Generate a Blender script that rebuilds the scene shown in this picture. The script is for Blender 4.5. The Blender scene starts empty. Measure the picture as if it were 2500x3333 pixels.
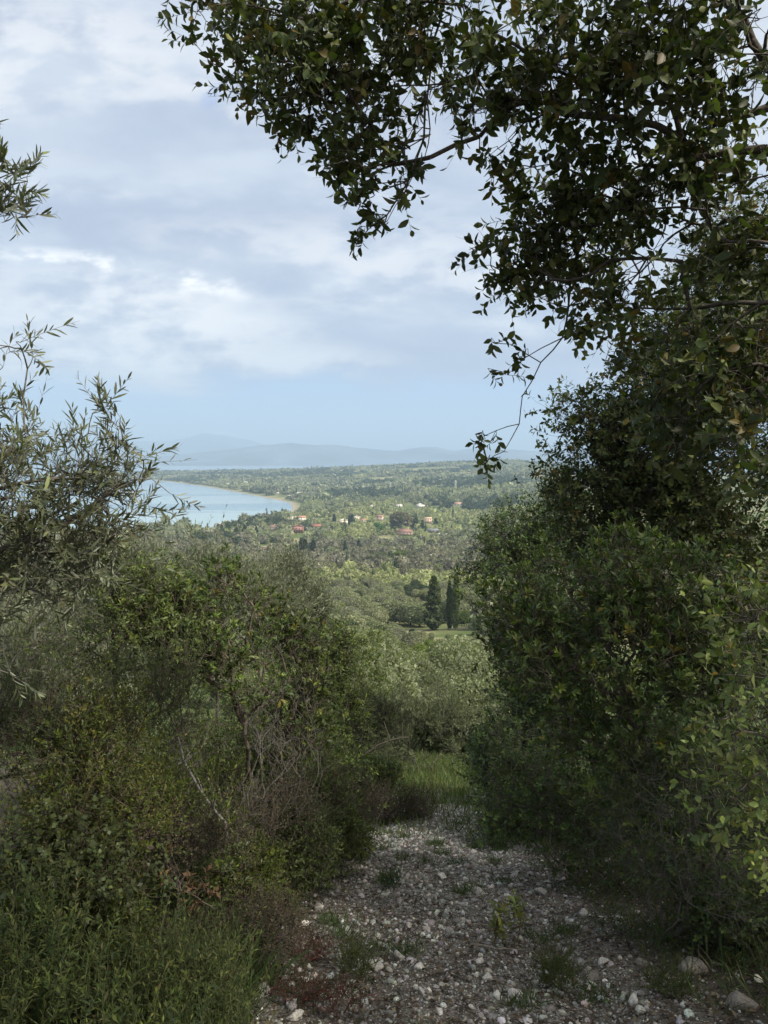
import bpy, math, random
import numpy as np

SC = bpy.context.scene
COL = SC.collection
R = math.radians
rng = np.random.default_rng(7)
CAM_H = 90.0
PITCH = R(4.2)
F = 2310.0          # focal length in photo pixels (2500 x 3333)

# ---------------------------------------------------------------- camera
cam_d = bpy.data.cameras.new('camera')
cam = bpy.data.objects.new('camera', cam_d)
COL.objects.link(cam)
cam.location = (0, 0, CAM_H)
cam.rotation_euler = (R(90) - PITCH, 0, 0)
cam_d.sensor_fit = 'VERTICAL'
cam_d.sensor_height = 34.62
cam_d.lens = 24.0
cam_d.clip_start = 0.05
cam_d.clip_end = 90000
SC.camera = cam

# ---------------------------------------------------------------- sun
SUN_EL, SUN_AZ = R(44), R(118)      # azimuth clockwise from +Y: to the right and behind
sun_d = bpy.data.lights.new('sun', 'SUN')
sun_d.energy = 4.8
sun_d.angle = R(4.0)
sun_d.color = (1.0, 0.93, 0.82)
sun = bpy.data.objects.new('sun', sun_d)
COL.objects.link(sun)
sun.rotation_euler = (R(90) - SUN_EL, 0, -SUN_AZ + math.pi)
sun.location = (0, 0, 300)

# ---------------------------------------------------------------- view / render
SC.view_settings.view_transform = 'Standard'
SC.view_settings.look = 'None'
SC.view_settings.exposure = 0.55
SC.view_settings.gamma = 1.0
SC.render.engine = 'CYCLES'
cy = SC.cycles
cy.max_bounces = 5
cy.diffuse_bounces = 3
cy.glossy_bounces = 2
cy.transmission_bounces = 3
cy.volume_bounces = 0
cy.transparent_max_bounces = 4
cy.use_denoising = True
cy.sample_clamp_indirect = 4
cy.caustics_reflective = False
cy.caustics_refractive = False

# ---------------------------------------------------------------- node helper
class NT:
    def __init__(s, tree):
        s.t = tree; s.n = tree.nodes; s.l = tree.links
        s.n.clear()
    def node(s, typ, ins=None, **kw):
        n = s.n.new(typ)
        for k, v in kw.items(): setattr(n, k, v)
        for k, v in (ins or {}).items():
            sock = n.inputs[k]
            if isinstance(v, bpy.types.NodeSocket): s.l.new(v, sock)
            else: sock.default_value = v
        return n
    def math(s, op, a, b=None, c=None, clamp=False):
        n = s.n.new('ShaderNodeMath'); n.operation = op; n.use_clamp = clamp
        for i, v in enumerate((a, b, c)):
            if v is None: continue
            if isinstance(v, bpy.types.NodeSocket): s.l.new(v, n.inputs[i])
            else: n.inputs[i].default_value = v
        return n.outputs[0]
    def ss(s, v, a, b, lo=0.0, hi=1.0):
        n = s.n.new('ShaderNodeMapRange'); n.interpolation_type = 'SMOOTHSTEP'
        s.l.new(v, n.inputs[0]); n.inputs[1].default_value = a; n.inputs[2].default_value = b
        n.inputs[3].default_value = lo; n.inputs[4].default_value = hi
        return n.outputs[0]
    def mix(s, f, a, b, blend='MIX'):
        n = s.n.new('ShaderNodeMix'); n.data_type = 'RGBA'; n.blend_type = blend
        for i, v in ((0, f), (6, a), (7, b)):
            if isinstance(v, bpy.types.NodeSocket): s.l.new(v, n.inputs[i])
            elif i == 0: n.inputs[0].default_value = v
            else: n.inputs[i].default_value = tuple(v) + ((1,) if len(v) == 3 else ())
        return n.outputs[2]
    def noise(s, vec, scale, detail=4, rough=0.5, dist=0.0):
        n = s.node('ShaderNodeTexNoise', {'Scale': scale, 'Detail': detail, 'Roughness': rough, 'Distortion': dist})
        if vec is not None: s.l.new(vec, n.inputs['Vector'])
        return n.outputs['Fac']

# ---------------------------------------------------------------- world: sky with a broken cloud deck
world = bpy.data.worlds.new('World')
SC.world = world
world.use_nodes = True
w = NT(world.node_tree)
SKY_STR = 0.1
sky = w.node('ShaderNodeTexSky', sky_type='NISHITA', sun_disc=False, sun_elevation=SUN_EL,
             sun_rotation=SUN_AZ, altitude=90, air_density=1.0, dust_density=1.2, ozone_density=1.5)
tc = w.node('ShaderNodeTexCoord')
sep = w.node('ShaderNodeSeparateXYZ', {0: tc.outputs['Generated']})
dx, dy, dz = sep.outputs
zz = w.math('MAXIMUM', w.math('ADD', dz, 0.10), 0.03)
pu = w.math('DIVIDE', dx, zz); pv = w.math('DIVIDE', dy, zz)
P = w.node('ShaderNodeCombineXYZ', {0: pu, 1: pv, 2: 0.0}).outputs[0]
mp = w.node('ShaderNodeMapping', {'Vector': P, 'Rotation': (0, 0, R(-24)), 'Location': (3.1, 1.7, 0), 'Scale': (0.95, 1.15, 1)}).outputs[0]
n1 = w.noise(mp, 1.0, 5, 0.55, 0.15)
n2 = w.noise(mp, 3.0, 9, 0.62, 0.15)
# elevation / azimuth tangents
te = w.math('DIVIDE', dz, w.math('MAXIMUM', dy, 0.05))     # = (1497-py)/F for rays ahead
ta = w.math('DIVIDE', dx, w.math('MAXIMUM', dy, 0.05))
q3 = w.node('ShaderNodeCombineXYZ', {0: ta, 1: w.math('MULTIPLY', te, 2.2), 2: 0.0}).outputs[0]
n3 = w.noise(q3, 8.0, 8, 0.56, 0.1)
n4 = w.noise(q3, 3.2, 5, 0.5, 0.1)
den = w.math('ADD', w.math('MULTIPLY', n1, 0.35), w.math('ADD', w.math('MULTIPLY', n2, 0.3), w.math('MULTIPLY', n4, 0.35)))
nw = w.math('SUBTRACT', n3, 0.5); nw1 = w.math('SUBTRACT', n4, 0.5)
def patch(a0, e0, ra, re, tilt=0.0, warp=0.05):
    a = w.math('ADD', w.math('SUBTRACT', ta, a0), w.math('MULTIPLY', nw1, warp * 3))
    e = w.math('ADD', w.math('SUBTRACT', te, e0), w.math('MULTIPLY', nw, warp))
    e = w.math('SUBTRACT', e, w.math('MULTIPLY', a, tilt))
    d2 = w.math('ADD', w.math('POWER', w.math('ABSOLUTE', w.math('DIVIDE', a, ra)), 2.0),
                w.math('POWER', w.math('ABSOLUTE', w.math('DIVIDE', e, re)), 2.0))
    return w.ss(d2, 0.0, 1.6, 1.0, 0.0)
S = 1.0 / SKY_STR
def rgb(r, g, b): return (r * S * .83, g * S * .82, b * S * .80, 1)
base_c = w.mix(w.ss(den, 0.40, 0.58), rgb(0.43, 0.50, 0.65), rgb(0.60, 0.67, 0.78))
base_c = w.mix(w.math('MULTIPLY', w.ss(w.math('ADD', w.math('MULTIPLY', n3, .6), w.math('MULTIPLY', n2, .4)), 0.50, 0.66), 0.7), base_c, rgb(0.72, 0.76, 0.84))
dk = w.math('MAXIMUM', patch(0.05, 0.140, 0.36, 0.05, -0.02, 0.08), patch(-0.33, 0.325, 0.32, 0.05, -0.05, 0.12))
dk = w.math('MAXIMUM', dk, w.math('MULTIPLY', patch(-0.1, 0.46, 0.34, 0.05, 0.1, 0.15), 0.6))
base_c = w.mix(w.math('MULTIPLY', dk, 0.85), base_c, rgb(0.40, 0.465, 0.62))
wh = w.math('MAXIMUM', patch(-0.33, 0.205, 0.22, 0.055, -0.14, 0.12), w.math('MULTIPLY', patch(-0.28, 0.150, 0.30, 0.032, -0.05, 0.08), 0.8))
wh = w.math('MAXIMUM', wh, w.math('MULTIPLY', patch(0.0, 0.28, 0.32, 0.045, -0.1, 0.15), 0.7))
wh = w.math('MAXIMUM', wh, w.math('MULTIPLY', patch(-0.45, 0.56, 0.28, 0.07, -0.1, 0.15), 0.7))
base_c = w.mix(w.math('MULTIPLY', w.math('MULTIPLY', wh, w.ss(n3, 0.36, 0.56)), 1.0), base_c, rgb(0.86, 0.88, 0.92))
st = w.math('MULTIPLY', patch(-0.36, 0.262, 0.18, 0.020, -0.16, 0.07), w.ss(n3, 0.47, 0.58))
base_c = w.mix(w.math('MULTIPLY', st, 0.9), base_c, rgb(1.12, 1.12, 1.12))
bl = w.math('MULTIPLY', patch(-0.242, 0.492, 0.014, 0.018, 0.5, 0.05), 0.45)
base_c = w.mix(bl, base_c, rgb(0.30, 0.42, 0.76))
clear = w.mix(w.ss(te, 0.0, 0.13), rgb(0.46, 0.62, 0.90), rgb(0.38, 0.55, 0.84))
clear = w.mix(0.15, clear, sky.outputs[0])
edge = w.math('ADD', te, w.math('MULTIPLY', nw, 0.09))
edge = w.math('ADD', edge, w.math('MULTIPLY', nw1, 0.08))
cov = w.ss(edge, 0.088, 0.132)
lenti = w.math('MULTIPLY', patch(-0.225, 0.038, 0.018, 0.0028, -0.1, 0.004), 0.7)
lenti = w.math('MAXIMUM', lenti, w.math('MULTIPLY', patch(-0.36, 0.045, 0.03, 0.005, -0.1, 0.01), 0.5))
clear = w.mix(lenti, clear, rgb(0.84, 0.88, 0.94))
col = w.mix(cov, clear, base_c)
col = w.mix(0.08, col, sky.outputs[0])
# unseen cloud glow added around the sun, behind the viewpoint, to warm the shade
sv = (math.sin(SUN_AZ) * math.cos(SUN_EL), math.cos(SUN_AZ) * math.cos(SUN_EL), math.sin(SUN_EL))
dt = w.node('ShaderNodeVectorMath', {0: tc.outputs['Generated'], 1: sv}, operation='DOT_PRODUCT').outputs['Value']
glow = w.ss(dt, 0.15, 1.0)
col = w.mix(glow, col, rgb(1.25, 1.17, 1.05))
col = w.mix(w.ss(dz, -0.03, 0.0), rgb(0.20, 0.21, 0.16), col)
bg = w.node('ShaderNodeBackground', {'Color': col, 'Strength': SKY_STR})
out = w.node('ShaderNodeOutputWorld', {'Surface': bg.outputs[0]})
world.cycles.sampling_method = 'MANUAL'
world.cycles.sample_map_resolution = 512

# ================================================================ helpers
def ray(px, py):
    x = (px - 1250.0) / F; v = (1666.5 - py) / F
    return np.array([x, math.cos(PITCH) + v * math.sin(PITCH), -math.sin(PITCH) + v * math.cos(PITCH)])
def W(px, py, d):
    """world point seen at photo position (px, py), d metres ahead of the camera"""
    r = ray(px, py)
    return np.array([0, 0, CAM_H]) + r * (d / r[1])

def _hash(ix, iy, seed):
    h = (ix.astype(np.int64) * 374761393 + iy.astype(np.int64) * 668265263 + seed * 1442695041) & 0xffffffff
    h = ((h ^ (h >> 13)) * 1274126177) & 0xffffffff
    return ((h ^ (h >> 16)) & 0xffff) / 65535.0
def vnoise(x, y, seed=0):
    ix = np.floor(x); iy = np.floor(y); fx = x - ix; fy = y - iy
    fx = fx * fx * (3 - 2 * fx); fy = fy * fy * (3 - 2 * fy)
    a = _hash(ix, iy, seed); b = _hash(ix + 1, iy, seed); c = _hash(ix, iy + 1, seed); d = _hash(ix + 1, iy + 1, seed)
    return (a * (1 - fx) + b * fx) * (1 - fy) + (c * (1 - fx) + d * fx) * fy
def fbm(x, y, seed=0, octs=4):
    s = 0; a = 0.5; t = 0
    for k in range(octs):
        s = s + a * vnoise(x * 2 ** k, y * 2 ** k, seed + k); t += a; a *= 0.5
    return s / t
def sstep(a, b, v):
    t = np.clip((v - a) / (b - a), 0, 1); return t * t * (3 - 2 * t)

# ---------------------------------------------------------------- terrain shape
def sea_pt(px, py):
    r = ray(px, py); t = -CAM_H / r[2]
    return (r[0] * t, r[1] * t)
shore_px = [(-1500, 1735), (0, 1722), (300, 1722), (550, 1719), (700, 1716), (850, 1690), (930, 1677), (953, 1656), (944, 1636),
            (886, 1624), (803, 1608), (695, 1588), (572, 1570), (434, 1555), (250, 1549), (100, 1546)]
BAY = [sea_pt(*p) for p in shore_px]
BAY += [(-2800, 5200), (-12000, 5200), (-12000, BAY[0][1])]
BAY = np.array(BAY)
def bay_sd(x, y):
    """metres inland of the bay's shore, negative in the water"""
    shp = np.shape(x); x = np.ravel(x); y = np.ravel(y)
    d2 = np.full(x.shape, 1e12); inside = np.zeros(x.shape, bool)
    n = len(BAY)
    for i in range(n):
        ax, ay = BAY[i]; bx, by = BAY[(i + 1) % n]
        ex, ey = bx - ax, by - ay
        t = np.clip(((x - ax) * ex + (y - ay) * ey) / (ex * ex + ey * ey), 0, 1)
        d2 = np.minimum(d2, (x - ax - t * ex) ** 2 + (y - ay - t * ey) ** 2)
        c = (ay > y) != (by > y)
        with np.errstate(divide='ignore', invalid='ignore'):
            xi = (bx - ax) * (y - ay) / (by - ay + 1e-12) + ax
        inside ^= c & (x < xi)
    d = np.sqrt(d2)
    return np.where(inside, -d, d).reshape(shp)
PY = [-60, 0, 3.4, 6, 12.7, 20, 36, 60, 100, 185, 300, 450, 700, 1000, 1400, 60000]
PZ = [6, -1.6, -2.85, -3.82, -6.28, -9.05, -14.7, -21.5, -30.5, -45, -60, -72, -82, -86, -84, -84]
HILLS = [(930, 3300, 34, 330, 420), (690, 3500, 40, 330, 350), (480, 3850, 34, 450, 300), (1120, 3500, 26, 300, 400), (1260, 3300, 38, 340, 420), (1450, 3500, 44, 300, 450),
         (1600, 3300, 36, 300, 400), (1760, 3500, 46, 400, 400), (1560, 1950, 20, 260, 170), (1350, 2500, 22, 300, 200), (1720, 2450, 30, 350, 260),
         (1150, 2700, 20, 300, 220), (1000, 2550, 12, 250, 200), (2000, 2900, 50, 600, 700), (1900, 1500, 25, 400, 300)]
def path_x(y):
    return 0.30 + 0.035 * y + 0.0021 * np.clip(y - 8, 0, 60) ** 2 + 0.10 * np.sin(y * 0.5)
def Z(x, y, micro=True):
    x = np.asarray(x, float); y = np.asarray(y, float)
    z = np.interp(y, PY, PZ) + CAM_H
    far = sstep(40, 300, y)
    z = z + far * (fbm(x / 90, y / 90, 3) - 0.5) * 9
    z = z + sstep(1000, 1800, y) * (fbm(x / 260, y / 260, 5) - 0.45) * 20
    for px, d, h, sx, sy in HILLS:
        hx = (px - 1250) / F * d
        z = z + (h if d < 2600 else h - 13) * np.exp(-((x - hx) / sx) ** 2 - ((y - d) / sy) ** 2)
    big = y > 400
    if np.any(big):
        sd = bay_sd(np.where(big, x, 0), np.where(big, y, 500))
        z = np.where(big, np.minimum(z, 0.055 * sd), z)
        z = np.minimum(z, np.where(y > 4150, 34 - (y - 4150) * 0.10, 1e9))
    z = np.maximum(z, -14)
    # the track: worn slightly into the slope
    dxp = np.abs(x - path_x(y))
    near = 1 - sstep(40, 80, y)
    z = z + near * 0.22 * sstep(1.0, 2.6, dxp)
    z = z + near * 0.10 * (fbm(x / 1.3, y / 1.3, 11) - 0.5)
    if micro:
        nn = 1 - sstep(14, 25, y)
        z = z + nn * 0.045 * (fbm(x / 0.22, y / 0.22, 13) - 0.5)
        # two shallow wheel ruts
        z = z - nn * 0.05 * (np.exp(-((dxp - 0.62) / 0.22) ** 2))
    return z
def Z1(x, y): return float(Z(np.array([x]), np.array([y]))[0])
def G(px, py):
    """where the sight line through (px, py) meets the ground"""
    r = ray(px, py)
    t = np.geomspace(1, 9000, 3000)
    pts = np.array([0, 0, CAM_H])[None] + r[None] * t[:, None]
    below = pts[:, 2] < Z(pts[:, 0], pts[:, 1], False)
    i = int(np.argmax(below)) if below.any() else len(t) - 1
    return pts[i]

# ---------------------------------------------------------------- mesh assembly
class Acc:
    def __init__(s): s.V = []; s.T = []; s.C = []; s.n = 0
    def add(s, V, T, C):
        V = np.asarray(V, np.float32).reshape(-1, 3); T = np.asarray(T, np.int32).reshape(-1, 3)
        C = np.asarray(C, np.float32)
        if C.ndim == 1: C = np.broadcast_to(C, (len(V), 3))
        s.V.append(V); s.T.append(T + s.n); s.C.append(C); s.n += len(V)
    def mesh(s, name, mat, off=(0, 0, 0), smooth=False):
        V = np.concatenate(s.V) - np.asarray(off, np.float32); T = np.concatenate(s.T); C = np.concatenate(s.C)
        me = bpy.data.meshes.new(name)
        me.vertices.add(len(V)); me.vertices.foreach_set('co', V.ravel())
        nt = len(T); me.loops.add(nt * 3); me.polygons.add(nt)
        me.loops.foreach_set('vertex_index', T.ravel())
        me.polygons.foreach_set('loop_start', np.arange(0, nt * 3, 3, dtype=np.int32))
        if smooth: me.polygons.foreach_set('use_smooth', np.ones(nt, bool))
        a = me.attributes.new('tint', 'FLOAT_COLOR', 'POINT')
        a.data.foreach_set('color', np.concatenate([C, np.ones((len(C), 1), np.float32)], 1).ravel())
        me.update()
        me.materials.append(mat)
        return me
def link(name, me, parent=None):
    o = bpy.data.objects.new(name, me); COL.objects.link(o)
    if parent: o.parent = parent
    return o
def tag(o, label=None, cat=None, group=None, kind=None):
    if label: o['label'] = label
    if cat: o['category'] = cat
    if group: o['group'] = group
    if kind: o['kind'] = kind
    return o
def empty(name, loc):
    o = bpy.data.objects.new(name, None); COL.objects.link(o); o.location = loc
    o.empty_display_size = 0.3
    return o
def copy_tree(o, parent=None):
    c = o.copy(); COL.objects.link(c)
    if parent: c.parent = parent
    for ch in list(o.children): copy_tree(ch, c)
    return c
def unit(v): return v / np.maximum(np.linalg.norm(v, axis=-1, keepdims=True), 1e-9)

# ---------------------------------------------------------------- materials
def mat_leaf(name, rough=0.45, spec=0.5, trans=0.3, under=(1.25, 1.2, 1.15), pale=0.0):
    m = bpy.data.materials.new(name); m.use_nodes = True
    t = NT(m.node_tree)
    a = t.node('ShaderNodeAttribute', attribute_name='tint')
    g = t.node('ShaderNodeNewGeometry')
    un = t.mix(1.0, a.outputs['Color'], under, 'MULTIPLY')
    if pale: un = t.mix(pale, un, (0.30, 0.32, 0.26))
    c = t.mix(g.outputs['Backfacing'], a.outputs['Color'], un)
    p = t.node('ShaderNodeBsdfPrincipled', {'Base Color': c, 'Roughness': rough, 'Specular IOR Level': spec})
    tr = t.node('ShaderNodeBsdfTranslucent', {'Color': t.mix(1.0, a.outputs['Color'], (1.5, 1.7, 0.7), 'MULTIPLY')})
    mx = t.node('ShaderNodeMixShader', {0: trans, 1: p.outputs[0], 2: tr.outputs[0]})
    t.node('ShaderNodeOutputMaterial', {'Surface': mx.outputs[0]})
    return m
def mat_tint(name, rough=0.9, bump=0.0, bscale=60, spec=0.2, var=0.35):
    m = bpy.data.materials.new(name); m.use_nodes = True
    t = NT(m.node_tree)
    a = t.node('ShaderNodeAttribute', attribute_name='tint')
    co = t.node('ShaderNodeTexCoord').outputs['Object']
    n = t.noise(co, bscale, 5, 0.6)
    v = t.ss(n, 0.3, 0.7, 1 - var, 1 + var)
    vv = t.node('ShaderNodeCombineXYZ', {0: v, 1: v, 2: v}).outputs[0]
    c = t.mix(1.0, a.outputs['Color'], vv, 'MULTIPLY')
    p = t.node('ShaderNodeBsdfPrincipled', {'Base Color': c, 'Roughness': rough, 'Specular IOR Level': spec})
    if bump:
        b = t.node('ShaderNodeBump', {'Strength': 0.8, 'Distance': bump, 'Height': n})
        t.l.new(b.outputs[0], p.inputs['Normal'])
    t.node('ShaderNodeOutputMaterial', {'Surface': p.outputs[0]})
    return m
M_OAK = mat_leaf('holm_oak_leaf', 0.5, 0.22, 0.2, (1.2, 1.15, 1.1), 0.06)
M_OLIVE = mat_leaf('olive_leaf', 0.55, 0.25, 0.18, (1.4, 1.4, 1.4), 0.5)
M_GLOSSY = mat_leaf('glossy_shrub_leaf', 0.45, 0.25, 0.24)
M_SOFT = mat_leaf('soft_leaf', 0.65, 0.12, 0.25)
M_DRY = mat_leaf('dry_leaf', 0.8, 0.2, 0.15)
M_FAR = mat_leaf('distant_foliage', 0.85, 0.1, 0.33, (1, 1, 1))
M_SAGE = mat_leaf('sage_olive_leaf', 0.6, 0.15, 0.3, (1.1, 1.1, 1.1), 0.15)
M_BARK = mat_tint('bark', 0.95, 0.004, 70)
M_STONE = mat_tint('limestone', 0.9, 0.004, 90, 0.25)

# ---------------------------------------------------------------- leaf templates: (x across, y along, z up), unit length
def leaf_template(q, wr, fold=0.25, curl=0.18, teeth=0.0):
    if q == 'hi':
        ts = [0.18, 0.5, 0.82]; ws = [0.72, 1.0, 0.62]
        V = [(0, 0, 0)]
        for t, s in zip(ts, ws):
            x = wr * 0.5 * s * (1 + teeth * (1 if t == 0.5 else -1))
            V += [(-x, t, fold * x - curl * t * t), (0, t, -curl * t * t), (x, t, fold * x - curl * t * t)]
        V += [(0, 1, -curl)]
        T = [(0, 2, 1), (0, 3, 2)]
        for k in (0, 1):
            a = 1 + 3 * k; b = a + 3
            T += [(a, a + 1, b + 1), (a, b + 1, b), (a + 1, a + 2, b + 2), (a + 1, b + 2, b + 1)]
        T += [(7, 8, 10), (8, 9, 10)]
    elif q == 'mid':
        x = wr * 0.5
        V = [(0, 0, 0), (-x, 0.5, fold * x - curl * .3), (0, 0.5, -curl * 0.3), (x, 0.5, fold * x - curl * .3), (0, 1, -curl)]
        T = [(0, 2, 1), (0, 3, 2), (1, 2, 4), (2, 3, 4)]
    else:
        x = wr * 0.5
        V = [(0, 0, 0), (-x, 0.5, 0), (x, 0.5, 0), (0, 1, -curl * .5)]
        T = [(0, 2, 1), (1, 2, 3)]
    return np.array(V, float), np.array(T)
def stamp(acc, tmpl, P, D, N, size, col, wvar=None):
    """place a template at P, pointing along D with face normal N"""
    V, T = tmpl; n = len(P)
    if n == 0: return
    D = unit(D); N = N - D * np.sum(N * D, 1, keepdims=True); N = unit(N); S_ = np.cross(D, N)
    size = np.broadcast_to(np.asarray(size, float), (n,))[:, None, None]
    wv = 1.0 if wvar is None else wvar[:, None, None]
    X = (P[:, None] + size * (V[None, :, 0:1] * wv * S_[:, None] + V[None, :, 1:2] * D[:, None] + V[None, :, 2:3] * N[:, None]))
    TT = T[None] + (np.arange(n) * len(V))[:, None, None]
    C = np.repeat(np.broadcast_to(col, (n, 3)), len(V), 0)
    acc.add(X.reshape(-1, 3), TT.reshape(-1, 3), C)
def tubes(acc, A, B, ra, rb, col, sides=4):
    n = len(A)
    if n == 0: return
    D = unit(B - A)
    up = np.where(np.abs(D[:, 2:3]) > 0.9, np.array([[1., 0, 0]]), np.array([[0, 0, 1.]]))
    U = unit(np.cross(D, up)); Vv = np.cross(D, U)
    ang = np.arange(sides) / sides * 2 * math.pi
    ring = np.cos(ang)[None, :, None] * U[:, None] + np.sin(ang)[None, :, None] * Vv[:, None]
    a = A[:, None] + ring * np.asarray(ra).reshape(-1, 1, 1); b = B[:, None] + ring * np.asarray(rb).reshape(-1, 1, 1)
    X = np.concatenate([a, b], 1)
    i = np.arange(sides); j = (i + 1) % sides
    T = np.concatenate([np.stack([i, j, j + sides], 1), np.stack([i, j + sides, i + sides], 1)])
    TT = T[None] + (np.arange(n) * 2 * sides)[:, None, None]
    C = np.repeat(np.broadcast_to(col, (n, 3)), 2 * sides, 0)
    acc.add(X.reshape(-1, 3), TT.reshape(-1, 3), C)

# ---------------------------------------------------------------- branching skeleton
def grow(roots, pts, alpha=0.35, step=0.25, jit=0.12, r=None):
    """roots: list of polylines; connects every attractor to the cheapest node"""
    r = r or rng
    cap = 60 + len(pts) * 8 + 400
    P = np.zeros((cap, 3)); L = np.zeros(cap); par = np.full(cap, -1, int); n = 0
    for line in roots:
        prev = -1
        for k, p in enumerate(line):
            p = np.asarray(p, float)
            if prev >= 0:
                d = np.linalg.norm(p - P[prev]); m = max(1, int(d / step))
                s0 = P[prev].copy()
                for q in range(1, m + 1):
                    x = s0 + (p - s0) * q / m + r.normal(0, jit * step * 0.5, 3) * (q < m)
                    P[n] = x; par[n] = prev; L[n] = L[prev] + d / m; prev = n; n += 1
            else:
                if k == 0 and n > 0:      # join to the nearest earlier node when close
                    dd = np.linalg.norm(P[:n] - p, axis=1); i = int(np.argmin(dd))
                    prev = i; continue
                P[n] = p; par[n] = -1; L[n] = 0; prev = n; n += 1
    nroot = n
    d0 = np.min(np.linalg.norm(pts[:, None] - P[None, :n], axis=2), axis=1) if len(pts) else np.zeros(0)
    for i in np.argsort(d0 + r.normal(0, 0.08, len(pts))):
        p = pts[i]
        dd = np.linalg.norm(P[:n] - p, axis=1)
        j = int(np.argmin(dd + alpha * L[:n]))
        d = dd[j]; m = min(max(1, int(round(d / step))), 7)
        if n + m >= cap: break
        s0 = P[j].copy(); prev = j
        pd = unit(s0 - P[par[j]]) if par[j] >= 0 else np.zeros(3)
        for q in range(1, m + 1):
            t = q / m
            x = s0 + (p - s0) * t + pd * d * 0.28 * t * (1 - t) + (r.normal(0, jit * d / m, 3) if q < m else 0)
            P[n] = x; par[n] = prev; L[n] = L[prev] + d / m; prev = n; n += 1
    return P[:n], par[:n], nroot
def radii(par, r0, ex=2.4):
    n = len(par); a = np.zeros(n); kids = np.zeros(n, int)
    for i in range(n - 1, -1, -1):
        if a[i] == 0: a[i] = r0 ** ex
        if par[i] >= 0: a[par[i]] += a[i]; kids[par[i]] += 1
    return a ** (1 / ex), kids
def blob_pts(blobs, n, r=None, shell=0.5):
    """n points in a union of ellipsoids, each (centre, radius or radii)"""
    r = r or rng
    vol = np.array([np.prod(np.broadcast_to(b[1], 3)) ** 0.8 * (b[2] if len(b) > 2 else 1) for b in blobs]); vol /= vol.sum()
    k = r.choice(len(blobs), n, p=vol)
    c = np.array([b[0] for b in blobs])[k]; rr = np.array([np.broadcast_to(b[1], 3) for b in blobs])[k]
    d = unit(r.normal(0, 1, (n, 3))); rad = r.random(n) ** (1 / 3.0); rad = rad * (1 - shell) + shell * (0.65 + 0.35 * rad)
    return c + d * rr * rad[:, None]

def pick_cols(cols, n, r, var=0.22):
    cc = np.array([c[0] for c in cols]); pr = np.array([c[1] for c in cols], float); pr /= pr.sum()
    k = r.choice(len(cc), n, p=pr)
    return cc[k] * np.exp(r.normal(0, var, (n, 1))) * (1 + r.normal(0, 0.05, (n, 3)))

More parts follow.
